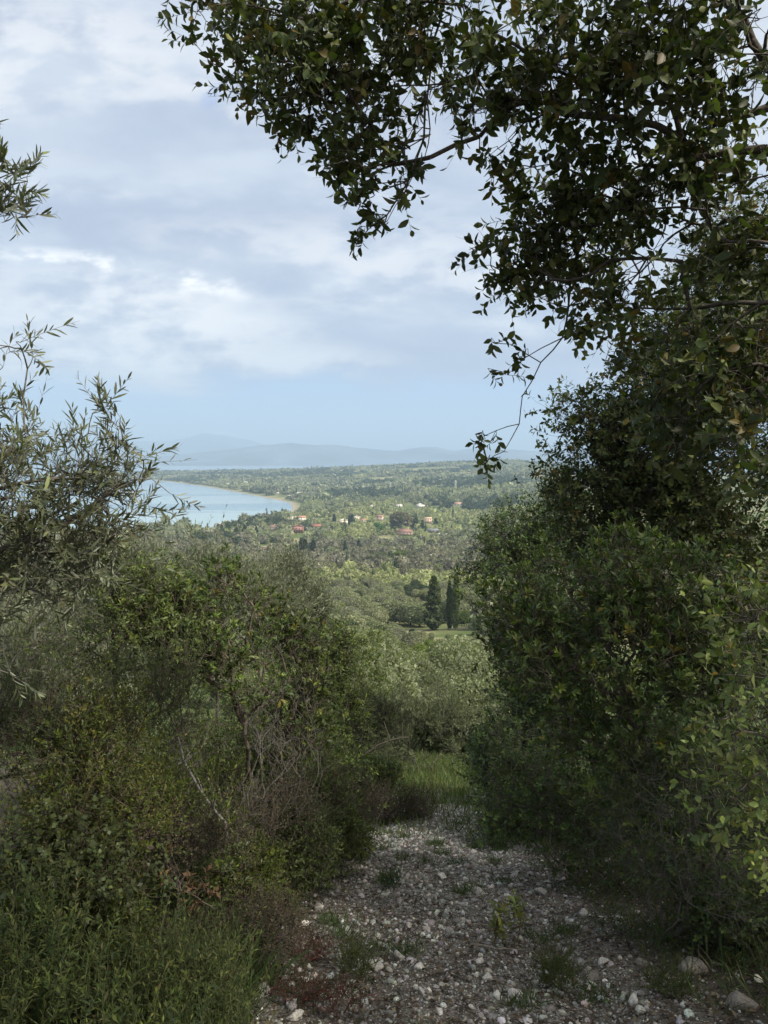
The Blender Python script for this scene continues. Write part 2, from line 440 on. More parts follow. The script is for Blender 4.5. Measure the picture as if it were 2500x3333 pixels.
# species: leaf mesh, size, shoots
SP = {
 'oak': dict(m=M_OAK, len=0.047, wr=0.46, fold=0.3, curl=0.2, k=9, L=0.13, arr='alt', ang=58, up=0.25, droop=-0.25, nup=0.5, teeth=0.06,
    cols=[((.042, .060, .020), 5), ((.065, .085, .024), 3), ((.10, .115, .032), 1.4), ((.16, .10, .03), .3)], wood=(.085, .075, .062), r0=.0014),
 'olivefar': dict(m=M_SAGE, len=0.052, wr=0.2, fold=0.2, curl=0.12, k=16, L=0.22, arr='opp', ang=42, up=0.7, droop=0.0, nup=0.9, teeth=0,
    cols=[((.115, .135, .075), 5), ((.155, .172, .10), 3), ((.075, .092, .05), 2)], wood=(.14, .13, .11), r0=.0014),
 'oaklit': dict(m=M_OAK, len=0.037, wr=0.46, fold=0.3, curl=0.2, k=10, L=0.15, arr='alt', ang=55, up=0.3, droop=-0.2, nup=0.7, teeth=0.06,  # holm oak leaf with brighter light painted into its colours
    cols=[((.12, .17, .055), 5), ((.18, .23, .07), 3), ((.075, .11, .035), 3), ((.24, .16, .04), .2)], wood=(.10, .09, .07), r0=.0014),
 'olive': dict(m=M_OLIVE, len=0.052, wr=0.18, fold=0.2, curl=0.12, k=16, L=0.24, arr='opp', ang=42, up=0.5, droop=0.0, nup=0.5, teeth=0,
    cols=[((.085, .10, .055), 5), ((.12, .135, .08), 3), ((.05, .06, .035), 2.5)], wood=(.14, .13, .11), r0=.0014),
 'arbutus': dict(m=M_GLOSSY, len=0.062, wr=0.34, fold=0.3, curl=0.15, k=11, L=0.12, arr='ros', ang=52, up=0.75, droop=0, nup=0.4, teeth=0,
    cols=[((.040, .062, .022), 5), ((.065, .088, .026), 3), ((.12, .15, .035), 1.0), ((.22, .14, .03), .12)], wood=(.085, .070, .055), r0=.002),
 'lentisk': dict(m=M_GLOSSY, len=0.036, wr=0.36, fold=0.25, curl=0.12, k=14, L=0.15, arr='opp', ang=55, up=0.6, droop=0, nup=0.5, teeth=0,
    cols=[((.05, .072, .024), 5), ((.08, .105, .03), 3), ((.13, .16, .035), 1)], wood=(.09, .075, .06), r0=.0014),
 'myrtle': dict(m=M_GLOSSY, len=0.027, wr=0.36, fold=0.25, curl=0.1, k=18, L=0.17, arr='opp', ang=48, up=0.9, droop=0, nup=0.4, teeth=0,
    cols=[((.055, .075, .016), 5), ((.09, .11, .02), 3), ((.12, .10, .03), .8)], wood=(.09, .07, .055), r0=.0012),
 'heath': dict(m=M_SOFT, len=0.014, wr=0.22, fold=0.1, curl=0.1, k=44, L=0.20, arr='opp', ang=38, up=1.0, droop=0, nup=0.4, teeth=0,
    cols=[((.048, .072, .036), 5), ((.065, .095, .045), 3)], wood=(.08, .065, .05), r0=.0012),
 'kermes': dict(m=M_OAK, len=0.028, wr=0.55, fold=0.3, curl=0.2, k=10, L=0.10, arr='alt', ang=60, up=0.4, droop=0, nup=0.5, teeth=0.08,
    cols=[((.035, .060, .020), 5), ((.06, .09, .024), 2.5), ((.12, .15, .03), .8)], wood=(.12, .11, .095), r0=.0012),
 'herb': dict(m=M_SOFT, len=0.036, wr=0.28, fold=0.2, curl=0.15, k=16, L=0.26, arr='alt', ang=50, up=1.6, droop=0, nup=0.6, teeth=0,
    cols=[((.050, .070, .024), 5), ((.095, .115, .030), 2), ((.035, .05, .024), 3), ((.12, .10, .05), .7)], wood=(.07, .085, .035), r0=.0018),
 'ivy': dict(m=M_GLOSSY, len=0.026, wr=0.8, fold=0.25, curl=0.3, k=8, L=0.13, arr='alt', ang=70, up=0.7, droop=0, nup=0.8, teeth=0.0,
    cols=[((.042, .056, .020), 5), ((.062, .08, .026), 2)], wood=(.07, .06, .04), r0=.0014),
 'drybrush': dict(m=M_DRY, len=0.016, wr=0.5, fold=0.2, curl=0.2, k=10, L=0.12, arr='alt', ang=50, up=0.7, droop=0, nup=0.5, teeth=0,
    cols=[((.075, .058, .040), 5), ((.055, .055, .030), 5), ((.11, .085, .055), 1)], wood=(.085, .073, .062), r0=.0011),
 'deadoak': dict(m=M_DRY, len=0.04, wr=0.45, fold=0.5, curl=0.4, k=7, L=0.07, arr='alt', ang=60, up=0.4, droop=0, nup=0.3, teeth=0.05,
    cols=[((.14, .085, .05), 5), ((.20, .13, .08), 1)], wood=(.11, .09, .07), r0=.0013),
 'sprout': dict(m=M_OAK, len=0.05, wr=0.4, fold=0.25, curl=0.2, k=6, L=0.06, arr='alt', ang=50, up=1.6, droop=0, nup=0.4, teeth=0.04,
    cols=[((.13, .17, .045), 5), ((.18, .19, .05), 2), ((.09, .13, .04), 2)], wood=(.12, .10, .05), r0=.0015),
 'redherb': dict(m=M_SOFT, len=0.03, wr=0.45, fold=0.2, curl=0.15, k=9, L=0.16, arr='alt', ang=60, up=1.0, droop=0, nup=0.8, teeth=0,
    cols=[((.08, .048, .036), 2), ((.06, .052, .034), 4), ((.045, .065, .03), 4)], wood=(.12, .05, .04), r0=.0014),
 'lowgreen': dict(m=M_SOFT, len=0.04, wr=0.3, fold=0.2, curl=0.15, k=10, L=0.2, arr='alt', ang=50, up=0.9, droop=0, nup=0.8, teeth=0,
    cols=[((.045, .085, .03), 5), ((.06, .10, .035), 2)], wood=(.06, .07, .04), r0=.0014),
 'bare': dict(m=M_DRY, len=0.02, wr=0.5, fold=0.2, curl=0.2, k=1, L=0.16, arr='alt', ang=50, up=0.5, droop=0, nup=0.5, teeth=0,
    cols=[((.12, .09, .05), 5)], wood=(.12, .112, .10), r0=.0010),
}
def shoots(acc_l, acc_w, P, D, sp, r, q='mid', scale=1.0, leafscale=1.0, kmul=1.0, up=None):
    """leafy shoots starting at P along D"""
    s = SP[sp]; n = len(P)
    if n == 0: return
    k = max(1, int(round(s['k'] * kmul)))
    D = unit(unit(D) + np.array([0, 0, s['up'] if up is None else up]) + r.normal(0, 0.42, (n, 3)))
    Ls = s['L'] * scale * np.exp(r.normal(0, 0.25, n))
    bend = r.normal(0, 0.16, (n, 3)) + np.array([0, 0, s['droop']])
    def at(t): return P[:, None] + Ls[:, None, None] * (D[:, None] * t[..., None] + bend[:, None] * (t ** 2)[..., None])
    m = 3
    tt = np.broadcast_to(np.linspace(0, 1, m + 1)[None], (n, m + 1))
    X = at(tt)
    for a in range(m):
        tubes(acc_w, X[:, a], X[:, a + 1], np.full(n, s['r0'] * (1 - 0.2 * a)), np.full(n, s['r0'] * (0.8 - 0.2 * a)), np.array(s['wood']) * 1.1, 3)
    base = np.arange(k) / k
    if s['arr'] == 'ros': t = 1 - (1 - base) ** 2 * 0 - (1 - base) * 0.45
    else: t = 0.12 + 0.88 * (np.floor(np.arange(k) / 2) * 2 / k if s['arr'] == 'opp' else base)
    t = np.clip(t[None] + r.normal(0, 0.02, (n, k)), 0.03, 1.0)
    X = at(t)
    Td = unit(D[:, None] + 2 * bend[:, None] * t[..., None])
    ref = unit(np.cross(Td, np.array([0.31, 0.52, 0.79]))); ref2 = np.cross(Td, ref)
    ph0 = r.random(n)[:, None] * 6.28
    if s['arr'] == 'opp': ph = ph0 + (np.arange(k) % 2)[None] * math.pi + (np.arange(k) // 2)[None] * (math.pi / 2)
    else: ph = ph0 + np.arange(k)[None] * 2.4
    ph = ph + r.normal(0, 0.25, (n, k))
    rad = np.cos(ph)[..., None] * ref + np.sin(ph)[..., None] * ref2
    an = R(s['ang']) * (1.15 - 0.5 * t) + r.normal(0, 0.15, (n, k))
    LD = Td * np.cos(an)[..., None] + rad * np.sin(an)[..., None]
    LN = Td * np.sin(an)[..., None] - rad * np.cos(an)[..., None]
    LN = LN + np.array([0, 0, s['nup']]) + r.normal(0, 0.35, LN.shape)
    keep = r.random((n, k)) > 0.12
    X = X[keep]; LD = LD[keep]; LN = LN[keep]; N = len(X)
    young = t[keep] > 0.85
    sz = s['len'] * leafscale * np.exp(r.normal(0, 0.2, N)) * np.where(young, 0.75, 1.0)
    sc = np.repeat(pick_cols(s['cols'], n, r, 0.30)[:, None], k, 1)[keep]      # colour differs by shoot ...
    c = 0.5 * sc + 0.5 * pick_cols(s['cols'], N, r, 0.34)                      # ... and by leaf
    c = np.where(young[:, None], c * np.array([1.35, 1.35, 1.0]), c)
    stamp(acc_l, leaf_template(q, s['wr'], s['fold'], s['curl'], s['teeth']), X, LD, LN, sz, np.clip(c, .004, .6), np.exp(r.normal(0, .12, N)))

def plant(name, label, cat, base, blobs, sp, tips, group=None, q='mid', roots=None, shoots_n=2, alpha=0.35, step=0.22, trunk_r=None,
          leafscale=1.0, scale=1.0, kmul=1.0, catkins=0, seed=None, inner=0.3, barek=0.0, up=None, part='foliage', spread=0.0, wood=None, thin=1.0, clumpy=1.7):
    """one tree or shrub: an Empty at its foot > trunk (all its wood), foliage"""
    r = np.random.default_rng(seed if seed is not None else int(abs(base[0] * 131 + base[1] * 977 + len(label) * 7)) + 5)
    s = SP[sp]; base = np.asarray(base, float)
    pts = blob_pts(blobs, int(tips * clumpy), r)
    cs = 0.30 * max(1.0, leafscale if np.ndim(leafscale) == 0 else 1)      # foliage gathers in clumps with gaps between
    nz = .5 * vnoise(pts[:, 0] / cs + 11, pts[:, 2] / cs + 5, 3) + .5 * vnoise(pts[:, 1] / cs + 3, (pts[:, 2] + pts[:, 0]) / cs, 8)
    pts = pts[np.argsort(-(nz + r.normal(0, .06, len(pts))))[:tips]]; r.shuffle(pts)
    gz = Z(pts[:, 0], pts[:, 1]); pts[:, 2] = np.maximum(pts[:, 2], gz + 0.05)
    if roots is None:
        c = np.mean([b[0] for b in blobs], 0)
        roots = []
        for k in range(r.integers(3, 6)):
            a = r.random() * 6.28; o = np.array([math.cos(a), math.sin(a), 0]) * 0.12
            roots.append([base - np.array([0, 0, .05]), base + o * 0.6 + np.array([0, 0, .03]), base + o * 2.2 + (c - base) * np.array([.25, .25, .35]) * (0.7 + .5 * r.random())])
    P, par, nroot = grow(roots, pts, alpha, step, 0.14, r)
    rad, kids = radii(par, s['r0'] * 1.25 * thin)
    if trunk_r: rad = np.minimum(rad * 1.0, trunk_r)
    aw, al = Acc(), Acc()
    ch = np.nonzero(par >= 0)[0]; A = P[par[ch]]; B = P[ch]
    M = (A + B) / 2 + r.normal(0, 1, A.shape) * (np.linalg.norm(B - A, axis=1, keepdims=True) * 0.05)
    ra = rad[par[ch]]; rb = rad[ch]; ra = np.minimum(ra, rb * 1.6)
    wc = np.array(wood or s['wood']) * np.exp(r.normal(0, 0.12, (len(A), 1)))
    big = np.maximum(ra, rb) > 0.012
    for sel, sd in ((big, 8), (~big, 4)):
        tubes(aw, A[sel], M[sel], ra[sel], (ra[sel] + rb[sel]) / 2, wc[sel], sd)
        tubes(aw, M[sel], B[sel], (ra[sel] + rb[sel]) / 2, rb[sel], wc[sel], sd)
    # leafy shoots at tips and on the thin inner wood
    dirs = unit(P - P[np.maximum(par, 0)])
    tipn = np.nonzero((kids == 0) & (np.arange(len(P)) >= nroot))[0]
    innern = np.nonzero((kids > 0) & (rad < s['r0'] * 3.2) & (np.arange(len(P)) >= nroot))[0]
    innern = innern[r.random(len(innern)) < inner]
    src = np.concatenate([np.repeat(tipn, shoots_n), innern])
    if barek:       # leafless twigs through the crown
        bs = np.repeat(np.arange(nroot, len(P)), 1); bs = bs[r.random(len(bs)) < barek]
        X = P[bs]; Dr = unit(dirs[bs] + r.normal(0, 0.6, (len(bs), 3)))
        for z_ in range(3):
            Y = X + Dr * (0.055 * scale)[None] if np.ndim(scale) else X + Dr * 0.055 * scale
            tubes(aw, X, Y, np.full(len(X), s['r0'] * (1.1 - .3 * z_)), np.full(len(X), s['r0'] * (.8 - .3 * z_)), wc[0] * 1.2, 3)
            X = Y; Dr = unit(Dr + r.normal(0, 0.35, Dr.shape))
    jit_ = unit(r.normal(0, 1, (len(src), 3))) * spread * r.random((len(src), 1)) ** .5
    if spread: tubes(aw, P[src] - dirs[src] * .003, P[src] + jit_, np.full(len(src), s['r0'] * 1.3), np.full(len(src), s['r0']), np.array(s['wood']), 3)
    shoots(al, aw, P[src] + jit_, unit(dirs[src] + (unit(jit_ + 1e-9) * .8 if spread else 0)), sp, r, q, scale, leafscale, kmul, up)
    own = np.exp(np.clip(r.normal(0, .12), -.2, .2)) * np.exp(r.normal(0, .02, 3))   # every plant has its own green
    if sp == 'oak': own = np.full(3, .86)
    al.C = [c_ * own for c_ in al.C]
    root = empty(name, base)
    tag(root, label, cat, group)
    link('trunk', aw.mesh('trunk', M_BARK, base, True), root)
    if al.n: link(part, al.mesh(part, s['m'], base), root)
    if catkins:
        ac = Acc(); src = r.choice(tipn, catkins)
        X = P[src] + r.normal(0, 0.03, (catkins, 3)); Dr = np.tile([0, 0, -1.0], (catkins, 1)) + r.normal(0, .25, (catkins, 3))
        t9 = leaf_template('low', 0.22, 0, 0)
        for k in range(12):
            n_ = len(X); a = r.random(n_) * 6.28
            Ld = unit(np.stack([np.cos(a), np.sin(a), np.full(n_, -0.6)], 1))
            stamp(ac, leaf_template('low', 0.7, 0, 0), X + unit(Dr) * 0.004 * k, Ld, r.normal(0, 1, (n_, 3)), 0.006, pick_cols([((.17, .11, .05), 1), ((.22, .17, .07), 1)], n_, r))
        link('catkins', ac.mesh('catkins', M_DRY, base), root)
    return root

# ================================================================ THE SETTING
# ---------------------------------------------------------------- ground: one sheet from behind the camera to under the sea
def build_ground():
    ys = np.concatenate([np.linspace(-55, 0.6, 40), 0.6 + np.geomspace(0.05, 2.5, 40), np.geomspace(3.2, 5200, 720), np.geomspace(5600, 60000, 12)])
    u = np.linspace(-1, 1, 361); u = np.sign(u) * np.abs(u) ** 2.0
    wd = 32 + 1.15 * np.abs(ys)
    X = u[None] * wd[:, None]; Y = np.repeat(ys[:, None], len(u), 1)
    Zv = Z(X, Y)
    V = np.stack([X, Y, Zv], -1).reshape(-1, 3).astype(np.float32)
    ny, nx = X.shape
    i = (np.arange(ny - 1)[:, None] * nx + np.arange(nx - 1)[None]).ravel()
    Q = np.stack([i, i + 1, i + nx + 1, i + nx], 1).astype(np.int32)
    me = bpy.data.meshes.new('ground')
    me.vertices.add(len(V)); me.vertices.foreach_set('co', V.ravel())
    me.loops.add(len(Q) * 4); me.polygons.add(len(Q))
    me.loops.foreach_set('vertex_index', Q.ravel())
    me.polygons.foreach_set('loop_start', np.arange(0, len(Q) * 4, 4, dtype=np.int32))
    me.polygons.foreach_set('use_smooth', np.ones(len(Q), bool))
    # what covers the ground: soil and litter, turf, meadow, beach
    sd = bay_sd(np.where(Y > 400, X, 0), np.where(Y > 400, Y, 500))
    n = fbm(X / 30, Y / 30, 21); nf = fbm(X / 1.1, Y / 1.1, 22)
    c = np.zeros(X.shape + (3,))
    soil = np.array([.060, .050, .038]); turf = np.array([.085, .115, .038]); dry = np.array([.24, .225, .12]); sand = np.array([.27, .235, .17])
    c[:] = soil
    t1 = sstep(14, 22, Y) * sstep(0.38, 0.55, nf + 0.12 * sstep(20, 40, Y))
    c = c + (turf - c) * t1[..., None]
    t2 = sstep(90, 180, Y)
    mead = turf[None, None] * 1.0 + (dry - turf) * sstep(0.42, 0.62, n)[..., None]
    c = c + (mead - c) * t2[..., None]
    b = (1 - sstep(5, 15, sd)) * (Y > 500)
    c = c + (sand - c) * b[..., None]
    a = me.attributes.new('tint', 'FLOAT_COLOR', 'POINT')
    a.data.foreach_set('color', np.concatenate([c, np.ones(X.shape + (1,))], -1).astype(np.float32).ravel())
    dxp = np.abs(X - path_x(Y)) + (fbm(X / 0.8, Y / 0.8, 23) - 0.5) * 0.9
    stony = (1 - sstep(0.95, 1.7, dxp)) * (1 - sstep(14.0, 19.0, Y + (nf - .5) * 6))
    a = me.attributes.new('stony', 'FLOAT', 'POINT'); a.data.foreach_set('value', stony.astype(np.float32).ravel())
    me.update()
    m = bpy.data.materials.new('ground'); m.use_nodes = True; t = NT(m.node_tree)
    co = t.node('ShaderNodeTexCoord').outputs['Object']
    tint = t.node('ShaderNodeAttribute', attribute_name='tint').outputs['Color']
    sto = t.node('ShaderNodeAttribute', attribute_name='stony').outputs['Fac']
    nA = t.noise(co, 9, 8, 0.7); nB = t.noise(co, 70, 6, 0.7)
    v = t.node('ShaderNodeTexVoronoi', {'Vector': co, 'Scale': 55, 'Randomness': 1.0})
    v2 = t.node('ShaderNodeTexVoronoi', {'Vector': co, 'Scale': 24, 'Randomness': 1.0})
    pv = t.ss(v.outputs['Distance'], 0.15, 0.55, 1, 0)
    hsel = t.node('ShaderNodeSeparateColor', {0: v.outputs['Color']}).outputs[0]
    chip = t.math('MULTIPLY', pv, t.ss(t.math('ADD', t.math('MULTIPLY', hsel, 0.7), t.math('MULTIPLY', nA, 0.6)), 0.50, 0.70))
    earth = t.mix(t.ss(nB, .3, .7), (.065, .056, .046), (.20, .182, .155))
    gravel = t.mix(chip, earth, t.mix(hsel, (.26, .25, .225), (.46, .445, .41)))
    vv = t.ss(nB, .25, .75, .6, 1.4); vv2 = t.ss(nA, .3, .7, .7, 1.3)
    k = t.math('MULTIPLY', vv, vv2)
    tc_ = t.mix(1.0, tint, t.node('ShaderNodeCombineXYZ', {0: k, 1: k, 2: k}).outputs[0], 'MULTIPLY')
    c_ = t.mix(sto, tc_, gravel)
    p = t.node('ShaderNodeBsdfPrincipled', {'Base Color': c_, 'Roughness': 0.95, 'Specular IOR Level': 0.15})
    h = t.math('ADD', t.math('MULTIPLY', chip, 0.6), nB)
    b = t.node('ShaderNodeBump', {'Strength': 0.9, 'Distance': 0.012, 'Height': h})
    t.l.new(b.outputs[0], p.inputs['Normal'])
    t.node('ShaderNodeOutputMaterial', {'Surface': p.outputs[0]})
    me.materials.append(m)
    tag(link('ground', me), kind='structure')
build_ground()

# ---------------------------------------------------------------- sea
def build_sea():
    m = bpy.data.materials.new('sea_water'); m.use_nodes = True; t = NT(m.node_tree)
    co = t.node('ShaderNodeTexCoord').outputs['Object']
    mp = t.node('ShaderNodeMapping', {'Vector': co, 'Scale': (0.35, 1.6, 1)}).outputs[0]
    big = t.noise(mp, 0.0032, 4, 0.55, 0.4)
    rip = t.noise(t.node('ShaderNodeMapping', {'Vector': co, 'Scale': (1, 2.0, 1)}).outputs[0], 0.35, 4, 0.6)
    sx = t.node('ShaderNodeSeparateXYZ', {0: co})
    shallow = t.ss(t.math('ADD', sx.outputs[1], t.math('MULTIPLY', sx.outputs[0], 0.3)), 700, 2300, 1.0, 0.0)
    c = t.mix(shallow, (.17, .26, .33), (.27, .37, .39))
    c = t.mix(t.math('MULTIPLY', t.ss(big, .45, .60), .75), c, (.11, .20, .27))
    p = t.node('ShaderNodeBsdfPrincipled', {'Base Color': c, 'Roughness': 0.22, 'Specular IOR Level': 0.5, 'IOR': 1.333})
    b = t.node('ShaderNodeBump', {'Strength': 0.35, 'Distance': 0.5, 'Height': t.math('ADD', rip, t.math('MULTIPLY', big, 3))})
    t.l.new(b.outputs[0], p.inputs['Normal'])
    t.node('ShaderNodeOutputMaterial', {'Surface': p.outputs[0]})
    a = Acc(); a.add([(-60000, 500, 0), (60000, 500, 0), (60000, 60000, 0), (-60000, 60000, 0)], [(0, 1, 2), (0, 2, 3)], (1, 1, 1))
    tag(link('sea', a.mesh('sea', m)), kind='structure')
build_sea()

# ---------------------------------------------------------------- mountains across the strait
def build_mountains():
    def rng_(name, d, prof, depth, seed, col):
        xs = np.linspace(-0.75, 0.85, 520); vs = np.linspace(0, 1, 60)
        top = np.interp(xs, [(p[0] - 1250) / F for p in prof], [(1497 - (p[1] - 8)) / F * d + CAM_H for p in prof])
        X = xs[None] * (d + (vs[:, None] - 0.5) * depth); Y = np.repeat((d - depth * 0.5 + vs * depth)[:, None], len(xs), 1)
        sh = np.where(vs < .5, np.clip(vs / .42, 0, 1) ** .8, 1 - sstep(.5, 1, vs))[:, None]
        H = top[None] * sh * (0.80 + 0.40 * fbm(X / 900, Y / 1400, seed, 5)) - 8
        H = H + sh * (1 - sh) * 260 * (fbm(X / 600, Y / 500, seed + 3, 5) - 0.5)
        V = np.stack([X, Y, H], -1).reshape(-1, 3); nx = len(xs); ny = len(vs)
        i = (np.arange(ny - 1)[:, None] * nx + np.arange(nx - 1)[None]).ravel()
        T = np.concatenate([np.stack([i, i + 1, i + nx + 1], 1), np.stack([i, i + nx + 1, i + nx], 1)])
        n = fbm(X / 500, Y / 500, seed + 9)[..., None]
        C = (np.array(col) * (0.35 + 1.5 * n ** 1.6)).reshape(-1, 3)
        a = Acc(); a.add(V, T, C)
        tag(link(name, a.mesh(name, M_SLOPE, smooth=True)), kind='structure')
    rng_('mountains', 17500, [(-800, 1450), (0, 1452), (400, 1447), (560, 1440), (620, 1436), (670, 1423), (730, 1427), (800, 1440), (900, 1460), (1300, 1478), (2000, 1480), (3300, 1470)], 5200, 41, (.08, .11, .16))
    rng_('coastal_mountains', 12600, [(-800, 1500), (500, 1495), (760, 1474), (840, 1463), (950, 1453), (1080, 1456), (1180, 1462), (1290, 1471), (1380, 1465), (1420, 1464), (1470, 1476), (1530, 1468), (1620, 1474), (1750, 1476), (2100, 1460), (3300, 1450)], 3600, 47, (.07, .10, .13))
M_SLOPE = mat_tint('mountain_slope', 0.95, 0, 0.004, 0.1, 0.3)
build_mountains()

# ---------------------------------------------------------------- air
def build_haze():
    x0, x1, y0, y1, z0, z1 = -21000, 21000, -400, 21500, -16, 780
    V = [(x, y, z) for z in (z0, z1) for y in (y0, y1) for x in (x0, x1)]
    T = [(0, 2, 3), (0, 3, 1), (4, 5, 7), (4, 7, 6), (0, 1, 5), (0, 5, 4), (2, 6, 7), (2, 7, 3), (0, 4, 6), (0, 6, 2), (1, 3, 7), (1, 7, 5)]
    m = bpy.data.materials.new('haze'); m.use_nodes = True; t = NT(m.node_tree)
    v = t.node('ShaderNodeVolumePrincipled', {'Color': (.56, .77, 1.0, 1), 'Density': HAZE_DENSITY, 'Anisotropy': 0.0})
    t.node('ShaderNodeOutputMaterial', {'Volume': v.outputs[0]})
    a = Acc(); a.add(V, T, (1, 1, 1))
    tag(link('haze', a.mesh('haze', m)), kind='stuff')
HAZE_DENSITY = 1.45e-4
build_haze()

# ================================================================ DISTANT WOODS AND VILLAGE
def ico(sub=1):
    import bmesh
    bm = bmesh.new(); bmesh.ops.create_icosphere(bm, subdivisions=sub, radius=1.0)
    V = np.array([v.co[:] for v in bm.verts]); T = np.array([[v.index for v in f.verts] for f in bm.faces]); bm.free()
    return V, T
ICO1, ICO2, ICO3 = ico(1), ico(2), ico(3)

def clump_crown(r, n, size, shape='round', core=True, ratio=0.85, jag=0.28):
    """unit crown (radius 1, standing on z=0): uneven core plus n leaf clumps; returns V, T, shade (1 = normal colour)"""
    V, T = ICO1 if n < 60 else ICO2
    lob = unit(r.normal(0, 1, (7, 3))); amp = r.random(7) * jag * 1.6
    def rad(D): return 0.80 + np.max(np.clip(D @ lob.T - 0.55, 0, 1) * amp / 0.45, axis=1)
    ph_ = r.random(6) * 6.28
    def ragged(D, h):
        an = np.arctan2(D[:, 1], D[:, 0])
        if shape == 'cone': return .86 + .22 * np.sin(h * 46 + 1.3 * np.sin(an * 2 + ph_[0])) + .16 * np.sin(an * 5 + h * 17 + ph_[1]) + .10 * np.sin(an * 3 - h * 31 + ph_[2])
        return .9 + .13 * np.sin(an * 3 + h * 9 + ph_[0]) + .12 * np.sin(an * 2 - h * 15 + ph_[1]) + .07 * np.sin(h * 33 + an + ph_[2])
    def place(D, k):
        X = D * k[:, None]
        if shape == 'round': X = X * np.array([1, 1, ratio]) + np.array([0, 0, ratio * 0.95])
        elif shape == 'cone':
            h = (D[:, 2] + 1) / 2; w_ = np.clip(1 - h, 0, 1) ** 0.75 * np.clip(h * 7, 0, 1) + 0.03
            hor = unit(D * np.array([1, 1, 0]) + 1e-6); X = hor * (w_ * k * ragged(D, h))[:, None]; X[:, 2] = h * ratio * 2 + (k - .8) * .25
        elif shape == 'column':
            h = (D[:, 2] + 1) / 2; w_ = np.sin(np.clip(h * 0.93 + 0.07, 0, 1) * math.pi) ** 0.55
            hor = unit(D * np.array([1, 1, 0]) + 1e-6); X = hor * (w_ * k * ragged(D, h))[:, None]; X[:, 2] = h * ratio * 2 + (k - .8) * .25
        elif shape == 'umbrella':
            X = X * np.array([1, 1, 0.38]); X[:, 2] = np.abs(X[:, 2]) * 1.0 + ratio
        return X
    Vs, Ts, Cs = [], [], []; o = 0
    if core:
        D = unit(V + r.normal(0, .12, V.shape)); X = place(D, rad(D) * 0.82 * (1 + r.normal(0, .05, len(V))))
        Vs.append(X); Ts.append(T); Cs.append(np.full(len(X), 1.0)); o = len(X)
    D = unit(r.normal(0, 1, (n, 3)))
    if shape in ('cone', 'column'): D[:, 2] = r.random(n) * 2 - 1; D[:, :2] = unit(D[:, :2])
    else: D[:, 2] = np.where(D[:, 2] < -0.75, -D[:, 2], D[:, 2])
    D = D if shape in ('cone', 'column') else unit(D)
    k = rad(unit(D)) * (0.82 + 0.25 * r.random(n)); C0 = place(D, k)
    s_ = size * (0.6 + 0.8 * r.random(n))
    A = unit(r.normal(0, 1, (n, 3)) + unit(C0 - C0.mean(0)) * 0.8); B = unit(np.cross(A, r.normal(0, 1, (n, 3))))
    quad = np.stack([C0 - A * s_[:, None] * .3, C0 + B * s_[:, None] * .5, C0 + A * s_[:, None], C0 - B * s_[:, None] * .5], 1)
    Vs.append(quad.reshape(-1, 3)); q = np.arange(n)[:, None] * 4 + o
    Ts.append(np.concatenate([q + [0, 1, 2], q + [0, 2, 3]])); Cs.append(np.repeat(np.exp(r.normal(0, .22, n)), 4))
    return np.concatenate(Vs), np.concatenate(Ts), np.concatenate(Cs)

OLV = [(.21, .225, .145), (.175, .195, .122), (.24, .25, .165), (.19, .195, .145)]
BRIGHT = [(.25, .265, .14), (.285, .295, .165), (.20, .225, .11)]  # yellow-green groves, also sunlit strips of the plain painted in
BROWN = [(.18, .172, .135), (.21, .20, .155), (.15, .15, .115)]
DARK = [(.055, .078, .042), (.068, .085, .048), (.045, .066, .040)]

